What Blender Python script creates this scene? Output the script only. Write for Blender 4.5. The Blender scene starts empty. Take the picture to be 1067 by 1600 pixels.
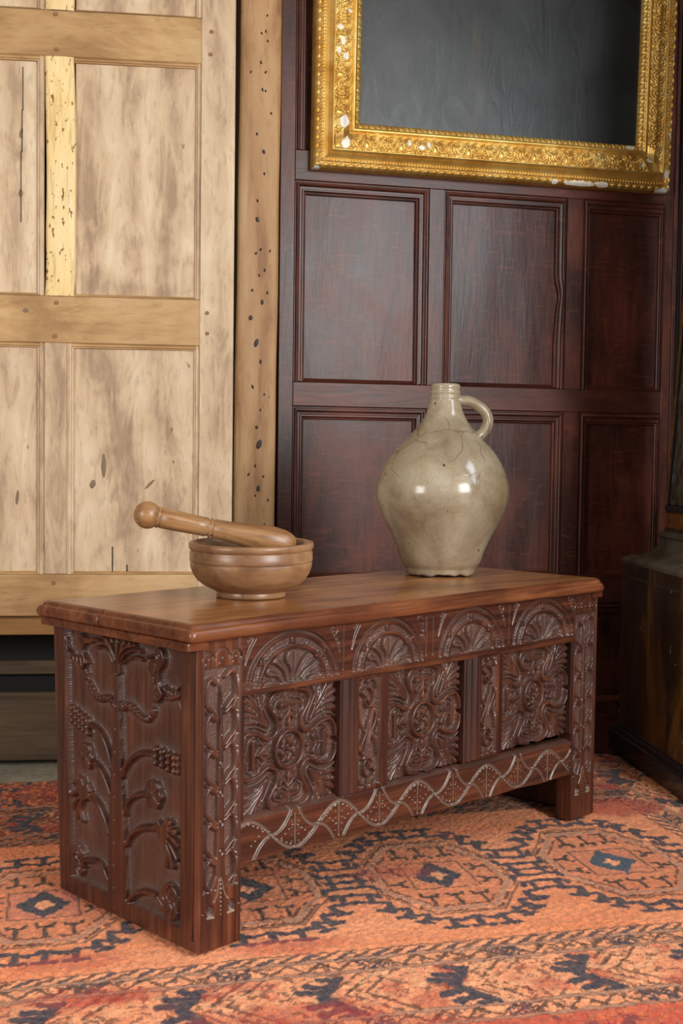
import bpy, bmesh, math, random
import numpy as np
from mathutils import Matrix, Vector

random.seed(7)
SC = bpy.context.scene
COL = SC.collection

# ------------------------------------------------------------------ camera
cam_d = bpy.data.cameras.new('camera')
cam_d.sensor_fit = 'VERTICAL'
cam_d.sensor_height = 36.0
cam_d.lens = 42.66
cam_d.clip_start = 0.05
cam = bpy.data.objects.new('camera', cam_d)
COL.objects.link(cam)
cr = Vector((0.970973, -0.238870, 0.012325))
cu = Vector((-0.001118, 0.046995, 0.998894))
cd = Vector((0.239185, 0.969914, -0.045364))
cam.matrix_world = Matrix(((cr.x, cu.x, -cd.x, -0.22563), (cr.y, cu.y, -cd.y, -1.82131),
                           (cr.z, cu.z, -cd.z, 0.76575), (0, 0, 0, 1)))
SC.camera = cam

# ------------------------------------------------------------------ world, lights, exposure
SC.view_settings.view_transform = 'Standard'
SC.view_settings.look = 'None'
SC.view_settings.gamma = 1.0
SC.view_settings.use_curve_mapping = False
SC.view_settings.exposure = 0.35
wd = bpy.data.worlds.new('daylight')
SC.world = wd
wd.use_nodes = True
bg = wd.node_tree.nodes['Background']
bg.inputs[0].default_value = (1.0, 0.97, 0.94, 1)
bg.inputs[1].default_value = 0.36


def window_light(name, loc, target, w, h, power, color):
    ld = bpy.data.lights.new(name, 'AREA')
    ld.shape = 'RECTANGLE'
    ld.size, ld.size_y = w, h
    ld.energy = power
    ld.color = color
    o = bpy.data.objects.new(name, ld)
    COL.objects.link(o)
    o.location = loc
    o.rotation_euler = (Vector(target) - Vector(loc)).to_track_quat('-Z', 'Y').to_euler()
    o['kind'] = 'helper'
    return o


window_light('window_daylight_left', (-2.3, -1.35, 1.35), (0.3, 0.7, 0.7), 0.9, 1.3, 38, (1.0, 0.97, 0.93))
window_light('window_daylight_front', (1.95, -3.0, 1.75), (0.45, 0.8, 0.6), 1.5, 1.8, 128, (1.0, 0.98, 0.95))
window_light('window_daylight_right', (1.60, -0.45, 1.75), (0.3, 0.5, 0.7), 0.45, 0.8, 10, (0.80, 0.90, 1.0))


# ------------------------------------------------------------------ helpers: objects
def srgb(r, g, b):
    def f(c):
        c /= 255.0
        return c / 12.92 if c <= 0.04045 else ((c + 0.055) / 1.055) ** 2.4
    return (f(r), f(g), f(b))


def thing(name, label, cat, loc=(0, 0, 0), rz=0.0, group=None):
    o = bpy.data.objects.new(name, None)
    o.empty_display_size = 0.1
    COL.objects.link(o)
    o.location = loc
    o.rotation_euler = (0, 0, rz)
    o['label'] = label
    o['category'] = cat
    if group:
        o['group'] = group
    return o


def link(name, me, mat, parent=None, label=None):
    o = bpy.data.objects.new(name, me)
    COL.objects.link(o)
    if mat is not None and not me.materials:
        me.materials.append(mat)
    if parent is not None:
        o.parent = parent
    if label:
        o['label'] = label
    return o


def mesh_np(name, verts, faces, smooth=True, attrs=None, color=None):
    """verts (n,3) array; faces (m,4) quad array or list of arrays of equal width"""
    if not isinstance(faces, list):
        faces = [faces]
    me = bpy.data.meshes.new(name)
    nv = len(verts)
    me.vertices.add(nv)
    me.vertices.foreach_set('co', np.asarray(verts, np.float32).ravel())
    idx = np.concatenate([np.asarray(f, np.int32).ravel() for f in faces])
    cnt = np.concatenate([np.full(len(f), np.asarray(f).shape[1], np.int32) for f in faces])
    me.loops.add(len(idx))
    me.loops.foreach_set('vertex_index', idx)
    me.polygons.add(len(cnt))
    me.polygons.foreach_set('loop_start', np.concatenate([[0], np.cumsum(cnt)[:-1]]).astype(np.int32))
    me.polygons.foreach_set('loop_total', cnt)
    sm = np.zeros(len(cnt), bool)
    n0 = len(np.asarray(faces[0]))
    sm[:n0] = smooth
    me.polygons.foreach_set('use_smooth', sm)
    for k, a in (attrs or {}).items():
        at = me.attributes.new(k, 'FLOAT', 'POINT')
        full = np.zeros(nv, np.float32)
        full[:len(a)] = a
        at.data.foreach_set('value', full)
    if color is not None:
        at = me.attributes.new('tint', 'FLOAT_COLOR', 'POINT')
        full = np.ones((nv, 4), np.float32)
        full[:len(color), :3] = color
        at.data.foreach_set('color', full.ravel())
    me.update(calc_edges=True)
    me.validate()
    return me


def grid_faces(nv, nu, flip=False):
    i = np.arange(nv * nu).reshape(nv, nu)
    a, b, c, d = i[:-1, :-1].ravel(), i[:-1, 1:].ravel(), i[1:, 1:].ravel(), i[1:, :-1].ravel()
    return np.stack([a, d, c, b] if flip else [a, b, c, d], 1)


def box_bm(bm, x0, x1, y0, y1, z0, z1, bev=0.0, seg=1):
    r = bmesh.ops.create_cube(bm, size=1.0)
    vs = r['verts']
    for v in vs:
        v.co = Vector((x0 if v.co.x < 0 else x1, y0 if v.co.y < 0 else y1, z0 if v.co.z < 0 else z1))
    if bev:
        es = set()
        for v in vs:
            es.update(v.link_edges)
        bmesh.ops.bevel(bm, geom=list(es), offset=bev, segments=seg, affect='EDGES', profile=0.5)


def bm_mesh(name, bm, smooth=False):
    bmesh.ops.recalc_face_normals(bm, faces=bm.faces)
    me = bpy.data.meshes.new(name)
    bm.to_mesh(me)
    bm.free()
    if smooth:
        for p in me.polygons:
            p.use_smooth = True
    return me


def box(name, b, mat, parent=None, bev=0.002, label=None):
    bm = bmesh.new()
    box_bm(bm, *b, bev=bev)
    return link(name, bm_mesh(name, bm), mat, parent, label)


def lathe(prof, n=96, wob=None):
    """prof [(r,z)], returns verts, faces (closed at r=0 ends by tiny rings)"""
    P = np.array(prof, float)
    th = np.linspace(0, 2 * math.pi, n, endpoint=False)
    V = np.zeros((len(P), n, 3))
    V[:, :, 0] = P[:, 0:1] * np.cos(th)
    V[:, :, 1] = P[:, 0:1] * np.sin(th)
    V[:, :, 2] = P[:, 1:2]
    if wob:
        V = wob(V, th, P)
    i = np.arange(len(P) * n).reshape(len(P), n)
    j = np.roll(i, -1, axis=1)
    F = np.stack([i[:-1], j[:-1], j[1:], i[1:]], -1).reshape(-1, 4)
    return V.reshape(-1, 3), F


def spline(pts, n):
    """Catmull-Rom through pts"""
    P = np.array(pts, float)
    P = np.vstack([2 * P[0] - P[1], P, 2 * P[-1] - P[-2]])
    out = []
    m = len(P) - 3
    for k in range(m):
        t = np.linspace(0, 1, n, endpoint=(k == m - 1))[:, None]
        a, b, c, d = P[k], P[k + 1], P[k + 2], P[k + 3]
        out.append(0.5 * (2 * b + (c - a) * t + (2 * a - 5 * b + 4 * c - d) * t ** 2 + (3 * b - a - 3 * c + d) * t ** 3))
    return np.vstack(out)


_NG = {}


def vnoise(x, y, seed=0):
    """smooth value noise, 0..1"""
    if seed not in _NG:
        _NG[seed] = np.random.RandomState(seed).rand(256, 256)
    g = _NG[seed]
    xi, yi = np.floor(x).astype(int), np.floor(y).astype(int)
    fx, fy = x - xi, y - yi
    fx, fy = fx * fx * (3 - 2 * fx), fy * fy * (3 - 2 * fy)
    a, b = g[yi % 256, xi % 256], g[yi % 256, (xi + 1) % 256]
    c, d = g[(yi + 1) % 256, xi % 256], g[(yi + 1) % 256, (xi + 1) % 256]
    return (a * (1 - fx) + b * fx) * (1 - fy) + (c * (1 - fx) + d * fx) * fy


def fbm(x, y, seed=0, o=3):
    r, a, s = 0, 0.5, 0
    for k in range(o):
        r = r + a * vnoise(x * 2 ** k, y * 2 ** k, seed + k)
        s += a
        a *= 0.5
    return r / s


# ------------------------------------------------------------------ helpers: materials
def ramp(nt, stops):
    n = nt.nodes.new('ShaderNodeValToRGB')
    el = n.color_ramp.elements
    while len(el) > 1:
        el.remove(el[-1])
    el[0].position, el[0].color = stops[0][0], (*stops[0][1], 1)
    for p, c in stops[1:]:
        e = el.new(p)
        e.color = (*c, 1)
    return n


class NT:
    def __init__(self, name):
        self.m = bpy.data.materials.new(name)
        self.m.use_nodes = True
        self.t = self.m.node_tree
        self.b = self.t.nodes['Principled BSDF']

    def n(self, kind, **kw):
        nd = self.t.nodes.new('ShaderNode' + kind)
        for k, v in kw.items():
            if k in nd.inputs:
                nd.inputs[k].default_value = v
            else:
                setattr(nd, k, v)
        return nd

    def l(self, a, b):
        self.t.links.new(a, b)

    def coords(self, scale, rnd=True):
        tc = self.n('TexCoord')
        out = tc.outputs['Object']
        if rnd:
            oi = self.n('ObjectInfo')
            m = self.n('VectorMath', operation='MULTIPLY_ADD')
            self.l(oi.outputs['Random'], m.inputs[0])
            m.inputs[1].default_value = (7.3, 3.1, 11.7)
            self.l(out, m.inputs[2])
            out = m.outputs[0]
        mp = self.n('Mapping')
        mp.inputs['Scale'].default_value = scale
        self.l(out, mp.inputs['Vector'])
        return mp.outputs['Vector']

    def noise(self, vec, scale=1.0, detail=4.0, rough=0.55, dist=0.0):
        nn = self.n('TexNoise')
        nn.inputs['Scale'].default_value = scale
        nn.inputs['Detail'].default_value = detail
        nn.inputs['Roughness'].default_value = rough
        nn.inputs['Distortion'].default_value = dist
        self.l(vec, nn.inputs['Vector'])
        return nn.outputs['Fac']

    def ramp(self, fac, stops):
        r = ramp(self.t, stops)
        self.l(fac, r.inputs['Fac'])
        return r.outputs['Color']

    def mix(self, fac, a, b, mode='MIX'):
        m = self.n('Mix', data_type='RGBA', blend_type=mode)
        for i, v in ((0, fac), (6, a), (7, b)):
            if isinstance(v, (int, float)):
                m.inputs[i].default_value = v
            elif isinstance(v, tuple):
                m.inputs[i].default_value = (*v[:3], 1)
            else:
                self.l(v, m.inputs[i])
        return m.outputs[2]

    def math(self, op, a, b=0.0, c=0.0, clamp=False):
        m = self.n('Math', operation=op, use_clamp=clamp)
        for i, v in enumerate((a, b, c)):
            if isinstance(v, (int, float)):
                m.inputs[i].default_value = v
            else:
                self.l(v, m.inputs[i])
        return m.outputs[0]

    def attr(self, name):
        a = self.n('Attribute', attribute_name=name)
        return a

    def bump(self, h, strength, dist=0.002, chain=None):
        b = self.n('Bump')
        b.inputs['Strength'].default_value = strength
        b.inputs['Distance'].default_value = dist
        self.l(h, b.inputs['Height'])
        if chain is not None:
            self.l(chain, b.inputs['Normal'])
        return b.outputs['Normal']

    def out(self, color=None, rough=0.5, normal=None, metal=0.0, spec=0.5, coat=0.0):
        b = self.b
        for sock, v in (('Base Color', color), ('Roughness', rough), ('Metallic', metal), ('Normal', normal)):
            if v is None:
                continue
            if isinstance(v, (int, float)):
                b.inputs[sock].default_value = v
            elif isinstance(v, tuple):
                b.inputs[sock].default_value = (*v[:3], 1)
            else:
                self.l(v, b.inputs[sock])
        b.inputs['Specular IOR Level'].default_value = spec
        b.inputs['Coat Weight'].default_value = coat
        return self.m


def wood(name, c, axis='z', grain=60.0, along=3.0, rough=(0.4, 0.6), bump=0.25, spec=0.5, dist=1.2, spots=None, blotch=0.35,
         rings=0.0, fm=2.2, fa=0.55, fleck=0.0):
    """c = 3 sRGB-linear tones dark..light. axis = direction of the grain."""
    t = NT(name)
    g, a = grain, along
    sc = {'x': (a, g, g), 'y': (g, a, g), 'z': (g, g, a)}[axis]
    sl = {'x': (a * .5, g * .14, g * .14), 'y': (g * .14, a * .5, g * .14), 'z': (g * .14, g * .14, a * .5)}[axis]
    fine = t.noise(t.coords(tuple(v * fm for v in sc)), 1, 3, .6, .3)
    mid = t.noise(t.coords(sc), 1, 5, .6, dist)
    big = t.noise(t.coords(sl), 1, 4, .55, dist)
    blo = t.noise(t.coords((3.1, 3.1, 2.3)), 1, 3, .5, .6)
    f = t.math('MULTIPLY_ADD', mid, 0.45, t.math('MULTIPLY', big, 0.55))
    if rings:
        w = t.n('TexWave', wave_type='BANDS', bands_direction='X')
        w.inputs['Scale'].default_value = rings
        w.inputs['Distortion'].default_value = 9.0
        w.inputs['Detail'].default_value = 2.5
        w.inputs['Detail Scale'].default_value = 0.9
        t.l(t.coords({'x': (.3, 1, 1), 'y': (1, .3, 1), 'z': (1, 1, .22)}[axis]), w.inputs['Vector'])
        f = t.math('MULTIPLY_ADD', t.math('SUBTRACT', w.outputs['Fac'], .5), .16, f)
    col = t.ramp(f, [(.34, c[0]), (.5, c[1]), (.68, c[2])])
    col = t.mix(t.math('MULTIPLY', t.ramp(blo, [(.38, (0, 0, 0)), (.66, (1, 1, 1))]), blotch), col, c[0])
    por = t.ramp(fine, [(.34, (.62, .62, .62)), (.46, (1, 1, 1))])
    col = t.mix(fa, col, por, 'MULTIPLY')
    if spots:
        sp = t.noise(t.coords((spots[1], spots[1], spots[1] * .45)), 1, 2, .5)
        col = t.mix(t.ramp(sp, [(spots[2], (0, 0, 0)), (spots[2] + .05, (1, 1, 1))]), col, spots[0])
    if fleck:
        fl = t.noise(t.coords((9, 9, 60)), 1, 3, .6, 2.5)
        col = t.mix(t.math('MULTIPLY', t.ramp(fl, [(.56, (0, 0, 0)), (.70, (1, 1, 1))]), fleck), col, c[2])
    h = t.math('ADD', mid, t.math('MULTIPLY', fine, .8))
    rr = t.math('MULTIPLY_ADD', big, rough[1] - rough[0], rough[0])
    return t.out(col, rr, t.bump(h, bump, .0015), spec=spec)


M = {}
M['pale'] = wood('bleached_oak', (srgb(162, 134, 108), srgb(202, 174, 142), srgb(220, 198, 168)), 'z', 20, 4.5, (.5, .68), .16, .35,
                 spots=(srgb(128, 92, 60), 55, .745), blotch=.22, rings=2.6, fm=5, fa=.5, dist=2.2)
M['pale_x'] = wood('bleached_oak_rail', (srgb(158, 120, 78), srgb(194, 156, 108), srgb(210, 178, 134)), 'x', 20, 4.5, (.5, .68), .16, .35,
                   blotch=.5, rings=1.6, fm=5, fa=.35, dist=2.2)
M['worm'] = wood('wormy_pale_oak', (srgb(200, 158, 100), srgb(236, 206, 146), srgb(244, 220, 172)), 'z', 55, 5, (.6, .75), .8, .3,
                 spots=(srgb(136, 96, 54), 120, .625), blotch=.25)
M['post'] = wood('honey_timber', (srgb(162, 116, 74), srgb(210, 164, 114), srgb(226, 186, 138)), 'z', 18, 3, (.45, .65), .25, .4,
                 spots=(srgb(92, 62, 44), 60, .75), blotch=.45, rings=4.0, fm=5, fa=.4, dist=2.0)
M['dark'] = wood('dark_oak', (srgb(42, 20, 15), srgb(86, 41, 30), srgb(118, 60, 42)), 'z', 34, 5.0, (.30, .46), .26, .45, blotch=.7, fm=3, fa=.5, dist=1.6, fleck=.55)
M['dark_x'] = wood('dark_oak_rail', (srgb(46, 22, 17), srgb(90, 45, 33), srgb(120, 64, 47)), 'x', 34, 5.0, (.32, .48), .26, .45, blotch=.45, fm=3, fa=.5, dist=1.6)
M['lid'] = wood('polished_oak_lid', (srgb(100, 58, 30), srgb(172, 114, 66), srgb(202, 142, 88)), 'x', 20, 2.2, (.15, .30), .16, .5,
                spots=(srgb(52, 28, 18), 26, .72), blotch=.5)
M['lid_edge'] = wood('worn_oak_edge', (srgb(64, 32, 23), srgb(118, 66, 40), srgb(164, 102, 62)), 'x', 50, 4.0, (.2, .35), .4, .55, blotch=.5)
M['chest_plain'] = wood('chest_oak', (srgb(34, 17, 14), srgb(66, 33, 25), srgb(88, 46, 32)), 'z', 55, 3.0, (.25, .42), .35, .55, blotch=.4)
M['bowl'] = wood('treen_bowl', (srgb(96, 64, 42), srgb(156, 116, 82), srgb(186, 150, 112)), 'x', 22, 5.0, (.25, .42), .14, .5,
                 spots=(srgb(62, 36, 24), 40, .71), blotch=.5)
M['pestle'] = wood('treen_pestle', (srgb(116, 78, 46), srgb(176, 132, 88), srgb(200, 162, 116)), 'x', 60, 3.0, (.28, .45), .2, .5,
                   spots=(srgb(84, 58, 42), 60, .70), blotch=.4)


def simple(name, col, rough, metal=0.0, nscale=30, var=.25, bump=.1, spec=.5):
    t = NT(name)
    f = t.noise(t.coords((nscale,) * 3), 1, 4, .6)
    c2 = tuple(v * (1 - var) for v in col)
    c = t.ramp(f, [(.3, c2), (.7, col)])
    return t.out(c, rough, t.bump(f, bump, .001), metal, spec)


M['iron'] = simple('dark_nail_iron', srgb(78, 66, 62), .6, .3, 200)
M['peg'] = simple('oak_peg', srgb(150, 104, 62), .55, 0, 150)
M['black'] = simple('dark_void', srgb(18, 14, 12), .8, 0, 20)
M['plaster'] = simple('wall_plaster', srgb(120, 108, 96), .9, 0, 6)
M['ceiling'] = simple('ceiling_plaster', srgb(205, 200, 190), .9, 0, 5)
M['plinth'] = wood('plinth_boards', (srgb(62, 48, 35), srgb(92, 73, 54), srgb(110, 90, 68)), 'x', 45, 2.5, (.6, .8), .3, .3, blotch=.5)
M['apron'] = wood('apron_board', (srgb(110, 76, 40), srgb(150, 108, 62), srgb(166, 124, 76)), 'x', 45, 2.5, (.5, .7), .3, .3, blotch=.3)


def stone_mat():
    t = NT('flagstone')
    a = t.noise(t.coords((5, 5, 5), False), 1, 5, .6)
    b = t.noise(t.coords((60, 60, 60), False), 1, 3, .6)
    c = t.ramp(a, [(.3, srgb(128, 120, 106)), (.7, srgb(172, 164, 146))])
    c = t.mix(.5, c, t.ramp(b, [(.35, (.6, .6, .6)), (.6, (1, 1, 1))]), 'MULTIPLY')
    return t.out(c, .75, t.bump(b, .3, .002), spec=.3)


M['stone'] = stone_mat()


def chest_mat(name, axis):
    t = NT(name)
    sc = {'x': (3, 70, 70), 'z': (70, 70, 3)}[axis]
    grain = t.noise(t.coords(sc), 1, 4, .6, .6)
    fine = t.noise(t.coords(tuple(v * 2.4 for v in sc)), 1, 3, .6)
    blo = t.noise(t.coords((9, 9, 7)), 1, 3, .55, .5)
    base = t.ramp(grain, [(.34, srgb(54, 27, 19)), (.52, srgb(88, 47, 31)), (.68, srgb(120, 68, 43))])
    base = t.mix(t.math('MULTIPLY', t.ramp(blo, [(.40, (0, 0, 0)), (.66, (1, 1, 1))]), .7), base, srgb(58, 27, 22))
    wax = t.attr('wax').outputs['Fac']
    wn = t.math('MULTIPLY', wax, t.math('MULTIPLY_ADD', fine, .7, .35), clamp=True)
    c = t.mix(wn, base, srgb(104, 84, 77))  # recess grey: old polish plus sky reflection painted into the colour
    pale = t.attr('pale').outputs['Fac']
    c = t.mix(t.math('MULTIPLY', pale, .8), c, srgb(196, 176, 150))
    n = t.bump(fine, .3, .0012)
    return t.out(c, t.math('MULTIPLY_ADD', grain, .22, .20), n, spec=.6)


M['chest'] = chest_mat('carved_oak', 'x')
M['chest_z'] = chest_mat('carved_oak_upright', 'z')


def gold_mat():
    t = NT('gilt_gesso')
    n1 = t.noise(t.coords((16, 16, 16)), 1, 4, .6)
    n2 = t.noise(t.coords((120, 120, 120)), 1, 3, .6)
    g = t.ramp(n1, [(.3, srgb(216, 164, 78)), (.5, srgb(243, 198, 106)), (.7, srgb(254, 222, 140))])
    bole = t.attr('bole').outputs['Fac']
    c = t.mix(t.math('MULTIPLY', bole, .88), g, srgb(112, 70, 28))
    chip = t.attr('chip').outputs['Fac']
    cc = t.ramp(chip, [(.45, (0, 0, 0)), (.55, (1, 1, 1))])
    c = t.mix(cc, c, srgb(236, 230, 218))
    met = t.math('MULTIPLY', t.math('SUBTRACT', 1.0, t.math('MULTIPLY', bole, .55)), .72)
    met = t.math('MULTIPLY', met, t.math('SUBTRACT', 1.0, cc), clamp=True)
    return t.out(c, t.math('MULTIPLY_ADD', n2, .2, .30), t.bump(n2, .12, .001), met, .5)


M['gold'] = gold_mat()


def canvas_mat():
    t = NT('darkened_oil_paint')
    a = t.noise(t.coords((2.2, 2.2, 2.2), False), 1, 4, .6, 1.4)
    brush = t.noise(t.coords((14, 14, 5), False), 1, 4, .6, 2.5)
    weave = t.noise(t.coords((420, 420, 420), False), 1, 2, .5)
    c = t.ramp(a, [(.35, srgb(24, 27, 28)), (.65, srgb(40, 45, 46))])
    st = t.noise(t.coords((9.0, 1, 1.3), False), 1, 3, .5, .4)
    c = t.mix(t.math('MULTIPLY', t.ramp(st, [(.66, (0, 0, 0)), (.8, (1, 1, 1))]), .5), c, srgb(92, 76, 46))
    h = t.math('MULTIPLY_ADD', weave, .35, brush)
    return t.out(c, t.math('MULTIPLY_ADD', brush, .2, .28), t.bump(h, .22, .003), spec=.5)


M['canvas'] = canvas_mat()


def stoneware_mat():
    t = NT('salt_glazed_stoneware')
    v = t.coords((1, 1, 1), False)
    big = t.noise(t.coords((9, 9, 9), False), 1, 4, .6, .6)
    low = t.noise(t.coords((7, 7, 2.2), False), 1, 4, .6, .8)
    fine = t.noise(t.coords((260, 260, 260), False), 1, 3, .6)
    c = t.ramp(big, [(.3, srgb(122, 105, 84)), (.5, srgb(154, 139, 115)), (.7, srgb(174, 161, 139))])
    c = t.mix(t.ramp(low, [(.52, (0, 0, 0)), (.72, (.65, .65, .65))]), c, srgb(134, 106, 62))
    c = t.mix(.5, c, t.ramp(fine, [(.38, (.74, .74, .74)), (.5, (1, 1, 1))]), 'MULTIPLY')
    # crackle lines on the shoulder
    vo = t.n('TexVoronoi', feature='DISTANCE_TO_EDGE')
    vo.inputs['Scale'].default_value = 13.0
    wob = t.n('VectorMath', operation='MULTIPLY_ADD')
    nz = t.n('TexNoise')
    nz.inputs['Scale'].default_value = 9.0
    t.l(v, nz.inputs['Vector'])
    t.l(nz.outputs['Color'], wob.inputs[0])
    wob.inputs[1].default_value = (.09, .09, .09)
    t.l(v, wob.inputs[2])
    t.l(wob.outputs[0], vo.inputs['Vector'])
    line = t.ramp(vo.outputs['Distance'], [(.0, (1, 1, 1)), (.022, (0, 0, 0))])
    sep = t.n('SeparateXYZ')
    t.l(v, sep.inputs[0])
    band = t.math('MULTIPLY', t.math('GREATER_THAN', sep.outputs['Z'], .20), t.math('LESS_THAN', sep.outputs['Z'], .335))
    msk = t.ramp(t.noise(t.coords((6, 6, 6), False), 1, 2, .5), [(.40, (0, 0, 0)), (.46, (1, 1, 1))])
    crack = t.math('MULTIPLY', t.math('MULTIPLY', line, band), t.math('MULTIPLY', msk, .7))
    c = t.mix(crack, c, srgb(70, 56, 44))
    pit = t.ramp(t.noise(t.coords((95, 95, 95), False), 1, 1, .5), [(.75, (0, 0, 0)), (.79, (1, 1, 1))])
    c = t.mix(pit, c, srgb(62, 52, 40))
    h = t.math('SUBTRACT', t.math('MULTIPLY', fine, .3), t.math('MULTIPLY', crack, 1.0))
    return t.out(c, t.math('MULTIPLY_ADD', big, .14, .11), t.bump(h, .16, .001), spec=.6)


M['jug'] = stoneware_mat()


def lacquer_mat():
    t = NT('black_gold_lacquer')
    a = t.noise(t.coords((7, 7, 2.5), False), 1, 5, .65, 1.0)
    b = t.noise(t.coords((40, 40, 14), False), 1, 4, .6, .5)
    dots = t.noise(t.coords((70, 70, 70), False), 1, 1, .5)
    c = t.ramp(a, [(.36, srgb(22, 19, 15)), (.50, srgb(62, 45, 22)), (.66, srgb(128, 92, 36))])
    c = t.mix(.6, c, t.ramp(b, [(.3, (.35, .35, .35)), (.65, (1, 1, 1))]), 'MULTIPLY')
    c = t.mix(t.ramp(dots, [(.755, (0, 0, 0)), (.775, (.8, .8, .8))]), c, srgb(190, 176, 150))
    return t.out(c, t.math('MULTIPLY_ADD', b, .25, .25), t.bump(b, .2, .0015), spec=.5)


M['lacquer'] = lacquer_mat()
M['ebony'] = simple('black_moulding', srgb(24, 22, 21), .18, 0, 50, .4, .08)
M['giltwood'] = simple('dull_gilt', srgb(140, 84, 30), .45, .2, 60, .75, .3)
M['dusty'] = simple('dusty_lacquer', srgb(96, 88, 72), .5, 0, 18, .65, .15)
M['picture_paint'] = (lambda t: t.out(t.ramp(t.noise(t.coords((40, 40, 26), False), 1, 3, .6, .8),
                      [(.36, srgb(28, 24, 20)), (.55, srgb(74, 64, 44)), (.66, srgb(60, 92, 98)), (.75, srgb(120, 150, 150))]), .4))(NT('worn_painting'))


def rug_mat():
    t = NT('wool_pile')
    a = t.attr('tint').outputs['Color']
    n1 = t.noise(t.coords((420, 420, 420), False), 1, 2, .6)
    n2 = t.noise(t.coords((150, 60, 100), False), 1, 3, .6, .5)
    c = t.mix(.75, a, t.ramp(n1, [(.3, (.62, .58, .56)), (.6, (1.15, 1.15, 1.15))]), 'MULTIPLY')
    c = t.mix(.5, c, t.ramp(n2, [(.35, (.76, .72, .70)), (.6, (1.12, 1.12, 1.12))]), 'MULTIPLY')
    m = t.out(c, .95, t.bump(t.math('ADD', n1, n2), .7, .004), spec=.15)
    t.b.inputs['Sheen Weight'].default_value = .25
    t.b.inputs['Sheen Roughness'].default_value = .5
    t.b.inputs['Sheen Tint'].default_value = (1, .8, .65, 1)
    return m


M['rug'] = rug_mat()

# ------------------------------------------------------------------ room shell
FLOOR_Z = -0.012
WY = 1.4475            # front plane of the dark panelling


def structure(o):
    o['kind'] = 'structure'
    return o


def slab(name, b, mat, label=None):
    bm = bmesh.new()
    box_bm(bm, *b)
    o = structure(link(name, bm_mesh(name, bm), mat))
    if label:
        o['label'] = label
    return o


floor = bpy.data.objects.new('floor', None)
slabm = slab('floor', (-2.7, 1.7, -3.6, 1.56, -0.09, FLOOR_Z - .004), M['stone'], 'worn grey stone floor around the rug')
bpy.data.objects.remove(floor)
slabm.name = 'floor'
# flagstones that show beside the rug
fx = [-1.9, -1.18, -0.42, 0.28]
for i in range(3):
    bm = bmesh.new()
    box_bm(bm, fx[i] + .004, fx[i + 1] - .004, .86, 1.40, -.06, FLOOR_Z, bev=.003)
    link('flagstone', bm_mesh('flagstone', bm), M['stone'], slabm)
slab('ceiling', (-2.7, 1.7, -3.6, 1.62, 3.05, 3.15), M['ceiling'], 'pale plaster ceiling')
slab('wall_right', (1.66, 1.76, -1.6, 1.62, -0.09, 3.05), M['plaster'], 'plaster wall behind the lacquered cabinet')
slab('wall_left', (-2.8, -2.7, -3.6, 1.62, -0.09, 3.05), M['plaster'], 'plaster wall at the left of the room')

slab('wall_rear', (-2.7, 1.66, 1.505, 1.62, -0.09, 3.05), M['plaster'], 'plain plaster wall behind the cupboard and panelling')
wall = structure(bpy.data.objects.new('wall_back', None))
COL.objects.link(wall)
wall['label'] = 'dark red-brown oak panelling behind the jug and painting'


def wobble(bm, amp, seed):
    rs = random.Random(seed)
    for v in bm.verts:
        v.co += Vector((rs.uniform(-amp, amp), 0, rs.uniform(-amp, amp)))


def strip_mesh(name, p0, p1, inward, prof, m0=1.0, m1=1.0, nrm=(0, -1, 0), seg=1, bite=None):
    """moulding: profile [(d inwards, h out)] swept from p0 to p1, ends mitred by m0,m1 * d"""
    p0, p1, inw, nr = map(np.array, (p0, p1, inward, nrm))
    p0, p1, inw, nr = p0.astype(float), p1.astype(float), inw.astype(float), nr.astype(float)
    L = np.linalg.norm(p1 - p0)
    al = (p1 - p0) / L
    V = []
    for k in range(seg + 1):
        f = k / seg
        for d, h in prof:
            a = m0 * d + f * (L - m0 * d - m1 * d)
            hh, dd = h, d
            if bite is not None:
                dd = d - bite(f) * (d / prof[-1][0])
            V.append(p0 + al * a + inw * dd + nr * hh)
    n = len(prof)
    V = np.array(V)
    F = grid_faces(seg + 1, n)
    me = mesh_np(name, V, F, smooth=False)
    bm = bmesh.new()
    bm.from_mesh(me)
    # orient towards nrm
    bm.normal_update()
    s = sum(f.normal.dot(Vector(nr)) * f.calc_area() for f in bm.faces)
    if s < 0:
        bmesh.ops.reverse_faces(bm, faces=bm.faces)
    bm.to_mesh(me)
    bm.free()
    return me


DPROF = [(0, 0), (.002, -.004), (.004, -.004), (.006, .002), (.011, .0035), (.014, .001), (.0155, -.006), (.021, -.0065),
         (.0225, -.003), (.026, -.003), (.0285, -.010), (.033, -.0115), (.034, -.022)]
DSLOPE = [(0, 0), (.001, -.002), (.012, -.021), (.013, -.024)]


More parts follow.
